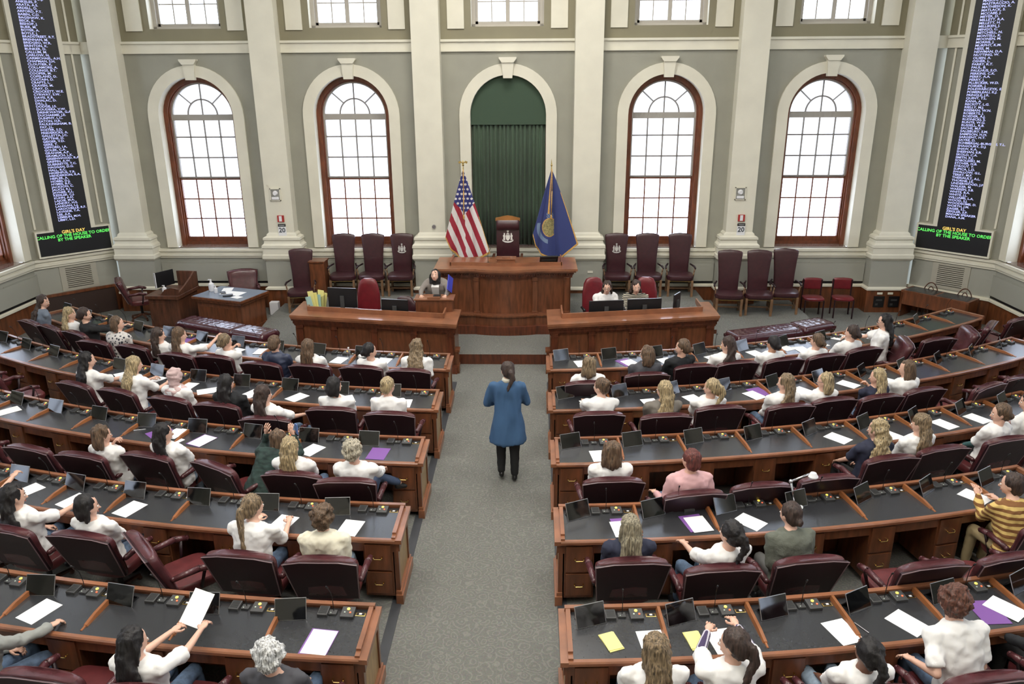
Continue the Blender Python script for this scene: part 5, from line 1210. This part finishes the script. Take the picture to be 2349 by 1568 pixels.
# second left row
m(2,L_,6.04,.30,'person with long black hair in white tee, outermost of second left row',hair='long',hc='black',ra='desk',hl=.36)
m(2,L_,5.25,.22,'person with blonde hair in white tee writing, second left row',hair='long',hc='blonde',ra='desk',la='desk',hl=.36)
m(2,L_,4.42,.40,'person wearing pale pink headscarf and white top, second left row',hair='hijab',hm=mat('pink_headscarf',(214,186,184),.95,var=.08,scale=6,bump=.4),skin='t',brows=False,hy=-20)
m(2,L_,3.55,.50,'person with long black hair in black top, second left row',hair='long',hc='black',top='tux',sl='long',hl=.36,pants='black')
m(2,L_,2.84,.80,'person with long dark brown hair reclining in white shirt holding a phone',hair='long',hc='dark',ra=(.22,.36,.72),la='lap',legs='side',kx=.18,hl=.42,hy=-25,ct=-12)
m(2,L_,2.10,.34,'person with short black bob in white tee, second left row',hair='bob',hc='black',hy=-35,hp=14)
m(2,L_,1.40,.25,'person with blonde topknot in white tee, second left row aisle end',hair='bun',hc='blonde',hy=-25,hp=10,pants='djeans')
# third left row
m(3,L_,4.43,.62,'person with shoulder-length brown hair, hand on chin, third left row',hair='wavy',hc='brown',ra='chin',la='lap',hy=-40)
m(3,L_,3.72,.55,'person with long black hair and light jeans, third left row',hair='long',hc='black',pants='ljeans',hl=.36,hy=-35)
r_,Mt_,Mh_=m(3,L_,2.62,.22,'person in dark green plaid shirt leaning over the third left desk',hair='wavy',hc='brown',top='green',sl='long',lean=38,rd=.42,ra=(.20,.44,1.06),la=(-.17,.42,1.04),turn=-8,hy=0,hp=0,ct=-8,eh=(.3,0,-1))
b=nb(); box(b,-.035,.035,-.005,.005,-.06,.075,bev=.003); o=obj('phone',b,mat('blue_phone',(96,130,190),.3),None,loc=r_.location+Matrix.Rotation(r_.rotation_euler.z,3,'Z')@V((.22,.50,1.13)),rot=(0,0,r_.rotation_euler.z-.6)); tag(o,'blue phone held up by the person in plaid at third left row','phone')
m(3,L_,2.13,.58,'person with straight blonde hair in white tee, third left row',hair='long',hc='blonde',hl=.32,hy=-15)
m(3,L_,1.43,.60,'person with curly grey hair, crossed jeans and pale blue sock, third left row',hair='curly',hc='grey',sl='long',legs='cross',pants='djeans',ra=(.20,.36,.72),hy=-25,cuff=mat('plum_cuff',(90,52,84),.8))
# fourth left row
m(4,L_,5.35,.30,'person with white sleeves holding up a phone at the left edge',hair='long',hc='brown',ra=(.10,.50,1.02),la='desk',hy=-20)
m(4,L_,4.55,.45,'person with very long black hair in white tee, fourth left row',hair='long',hc='black',hl=.40,hy=-40,ra='desk')
m(4,L_,3.75,.42,'person with tied black hair in white tee looking right, fourth left row',hair='bob',hc='black',hy=-45)
m(4,L_,2.16,.20,'person with long straight light brown hair down the back, fourth left row',hair='pony',hc='light',hl=.5,hy=-28,ra='desk',la='desk')
m(4,L_,1.43,.32,'person with curly brown hair in cream hoodie, fourth left row',hair='curly',hc='brown',top='cream',sl='long',hood=1,hy=-8,fat=1.08,pants='ljeans',fold=.014)
# nearest left row
m(5,L_,3.82,.25,'person with long brown hair in grey sweater at the bottom left edge',hair='long',hc='brown',top='sweat',sl='long',ra='desk',hy=-35,turn=-10,hl=.4)
r_,Mt_,Mh_=m(5,L_,2.38,.42,'person with long black hair holding a white sheet, nearest left row',hair='long',hc='black',ra=(.22,.46,.90),la=(.0,.42,.88),hy=-30,hl=.42)
o=obj('paper_sheet',ME_P,None,None,loc=r_.location+Matrix.Rotation(r_.rotation_euler.z,3,'Z')@V((.10,.56,.98)),rot=(math.radians(42),0,r_.rotation_euler.z-.3)); tag(o,'white sheet held up by the black-haired person, nearest left row','paper')
m(5,L_,1.34,.46,'person with fluffy white hair at the bottom, nearest left row',hair='curly',hc='white',hy=0,top='dgrey',sl='long')
# front right row
m(1,R_,6.40,.28,'person with long black hair and white tee sitting tall, far front right',hair='long',hc='black',hl=.36,glasses=1,sc=1.06,ra='desk',pants='black')
m(1,R_,5.62,.55,'person with short brown tied hair in white tee, front right row',hair='lowbun',hc='dark',hy=35)
m(1,R_,4.95,.58,'person with brown low bun in white tee, front right, fifth chair',hair='lowbun',hc='brown',hy=30)
m(1,R_,4.22,.46,'person with black bun in white tee, front right row',hair='lowbun',hc='black',hy=25,skin='t')
m(1,R_,3.48,.46,'person with long brown hair in white tee facing left, front right row',hair='long',hc='dark',hl=.34,hy=58,la='arm')
m(1,R_,2.74,.45,'person in black turtleneck with brown bun facing left, front right row',hair='lowbun',hc='brown',top='tux',sl='long',hy=52,turn=12,la='arm')
m(1,R_,2.18,.66,'person with brown hair in grey sweater, front right row',hair='wavy',hc='brown',top='dgrey',sl='long',hy=38)
m(1,R_,1.33,.95,'person with sleek blonde-brown hair in white shirt leaning back, front right',hair='wavy',hc='light',hy=0,la='arm',ra='arm')
# second right row
m(2,R_,1.46,.22,'person with messy brown bun in white long sleeves, second right row',hair='bun',hc='brown',sl='long',hy=55,la='desk',ra='desk')
m(2,R_,2.23,.50,'person with long blonde hair in grey puffer jacket, second right row',hair='long',hc='blonde',top='puff',sl='long',puffy=1,hy=35,hl=.34,pants='khaki')
m(2,R_,2.88,.42,'person with blonde ponytail in white tee, second right row',hair='pony',hc='blonde',hy=55,hl=.3)
m(2,R_,3.88,.48,'person with long straight dark-blonde hair in white top, second right row',hair='long',hc='light',sl='long',hy=50,hl=.42)
m(2,R_,4.46,.50,'person with glasses and shoulder-length blonde hair, second right row',hair='wavy',hc='blonde',glasses=1,hy=48,la=(-.22,.30,.98),pants='grey')
m(2,R_,5.24,.52,'person with long blonde hair in navy sleeves, hand on chin, second right',hair='long',hc='blonde',top='navy',sl='long',hy=40,la='chin',hl=.34)
m(2,R_,5.80,.42,'person with shoulder-length brown hair in white hooded top, second right',hair='wavy',hc='brown',hood=1,sl='long',hy=35)
# third right row
m(3,R_,1.40,.58,'person with wavy shoulder-length brown hair in white top, third right row',hair='wavy',hc='brown',hy=2)
m(3,R_,2.18,.86,'person with short auburn hair in pale pink sweater, third right row',hair='short',hc='red',top='pink',sl='long',hy=22,fat=1.15,la='arm',ra='arm')
m(3,R_,4.50,.46,'person with long curly blonde hair in navy tee, third right row',hair='longcurly',hc='blonde',top='navy',hy=35,la='thigh',hl=.34,pants='black')
m(3,R_,5.10,.42,'person with long dark-blonde hair in white tee, third right row',hair='long',hc='light',hy=42,hl=.42)
m(3,R_,6.22,.45,'person with brown bun, white tee over green sleeves, third right row',hair='lowbun',hc='brown',hy=52,turn=8,cuff=mat('teal_sleeve',(60,98,98),.8),pants='black',la='lap')
m(3,R_,6.88,.28,'person with brown hair at the right edge behind third desk',hair='long',hc='dark',hy=50,hl=.3,top='white')
# fourth right row
m(4,R_,1.43,.44,'person with long grey-blond hair in navy top, fourth right row',hair='long',hc='light',hm=hm('ash_blond',(138,130,110)),top='navy',sl='long',hy=0,hl=.30)
m(4,R_,2.24,.66,'person with dark braided hair, white top and ripped jeans, fourth right',hair='braids',hc='black',hy=18,ct=14,la=(-.12,.40,.76),pants='jeans',hl=.25)
m(4,R_,2.98,.30,'person with dark tied hair in chunky sage-grey sweater, fourth right row',hair='lowbun',hc='dark',top='sage',sl='long',hy=22,fat=1.12,fold=.014,pants='grey')
m(4,R_,5.40,.22,'person with short brown hair in yellow and brown striped sweater',hair='short',hc='dark',top='yellow',sl='long',hy=42,la=(-.12,.40,.90),ra='desk',pants='khaki',fat=1.1,shoes='white')
# nearest right row
m(5,R_,1.42,.40,'person with long straight ash-brown hair at bottom, nearest right row',hair='long',hc='light',hy=5,hl=.36)
m(5,R_,1.98,.38,'person with tied dark hair in plaid sleeves raising both hands, nearest right',hair='pony',hc='dark',hy=50,la=(.02,.48,.92),ra=(.22,.46,.94),cuff=TOPM['plaid'],hl=.36,eh=(1,0,-.6))
m(5,R_,2.92,.62,'person with black braids, white tee and light jeans, nearest right row',hair='braids',hc='black',skin='d',hy=10,pants='ljeans',hl=.3)
m(5,R_,3.84,.10,'person with curly red-brown hair in white tee, back to camera, bottom right',hair='curly',hc='red',hm=hm('red_brown',(92,58,46)),hy=-5,sc=1.08,la='arm',ra='lap')
m(5,R_,4.72,.45,'person in dark trousers and top holding a phone at the bottom right edge',hair='long',hc='dark',top='tux',sl='long',pants='black',la=(-.20,.30,.66),hy=10)
# clerks behind the right counter
QF[0]=1.1
P_=PI
r=person('clerk wearing glasses and white shirt behind the right counter monitors',(-.60,14.90,.1),P_+.25,dict(sc=1.02,hair='long',hc='dark',hl=.3,glasses=1,hy=-22,hp=4,la='desk',ra='desk',lean=17,sl='long'))
r=person('clerk with curly dark hair and striped knit collar, right counter',(.02,14.88,.1),P_-.05,dict(sc=1.02,hair='longcurly',hc='dark',hl=.28,hy=6,hp=8,la='desk',ra='desk',lean=15,top='knitw',sl='long'))
# smiling woman at the lectern
st=dict(stand=1,knees=((-.10,.03,.50),(.10,.03,.50)),ank=((-.11,.0,.09),(.11,.0,.09)))
P=dict(st); P.update(hair='wavy',hc='black',top='blazer',sl='long',lean=27,hy=-4,hp=-14,la=(-.24,.68,1.19),ra=(.24,.68,1.19),pants='black',fat=1.38,sc=.98,fold=.008,eh=(1.2,-.3,-.6))
r_,Mt_,Mh_=person('smiling person in grey blazer and white blouse leaning on the tabletop lectern',(-3.93,14.87,.1),PI,P)
b=nb(); prism(b,[(-.075,.44),(.075,.44),(.065,.25),(.04,.0),(-.04,.0),(-.065,.25)],'y',.08,.185,Mt_); o=obj('blouse',b,mat('white_blouse',(240,238,236),.7),r_)
b=nb(); box(b,-.11,.11,-.008,.008,-.15,.15); o=obj('folder',b,mat('blue_folder',(70,78,190),.4),None,loc=(-3.62,14.36,1.45),rot=(math.radians(-8),math.radians(34),1.22)); tag(o,'bright blue folder held by the smiling person at the lectern','folder')
# woman walking up the aisle
P=dict(stand=1,knees=((-.09,.05,.50),(.09,-.02,.50)),ank=((-.09,-.02,.12),(.09,-.06,.09)),hair='pony',hc='dark',hl=.22,top='blue',sl='long',lean=3,hy=22,hp=4,la=(-.14,.26,1.04),ra=(.14,.28,1.06),coat=1,pants='black',sc=.99,chest=False,fold=.02,fsc=9,fan=(1,1,.22),eh=(.8,-.5,-1))
r_,Mt_,Mh_=person('person in long blue cardigan walking up the carpeted aisle, seen from behind',(-2.36,9.36,0),.03,P)
b=nb(); loft(b,[sring((0,-.008,z),rx,ry,16,1,Mt_) for z,rx,ry in ((.455,.085,.075),(.49,.068,.066),(.50,.066,.064))]); obj('white_collar',b,M_cream,r_,True)
flush()
# text to mesh
bpy.context.view_layer.update(); dg=bpy.context.evaluated_depsgraph_get()
for o in TXT:
    me=bpy.data.meshes.new_from_object(o.evaluated_get(dg)); n=bpy.data.objects.new(o.name,me); COL.objects.link(n); n.parent=o.parent; n.location=o.location; n.rotation_euler=o.rotation_euler; n.scale=o.scale
    nm=o.name; bpy.data.objects.remove(o); n.name=nm
vs=SC.view_settings; vs.view_transform='Standard'; vs.look='None'; vs.gamma=1; vs.use_curve_mapping=False; vs.exposure=EXPO
cy=SC.cycles; cy.adaptive_threshold=.08; cy.adaptive_min_samples=12; cy.use_light_tree=False; cy.max_bounces=5; cy.diffuse_bounces=3; cy.glossy_bounces=3; cy.transmission_bounces=4; cy.transparent_max_bounces=10; cy.caustics_reflective=False; cy.caustics_refractive=False; cy.sample_clamp_indirect=4; cy.use_denoising=True
SC.render.use_persistent_data=False
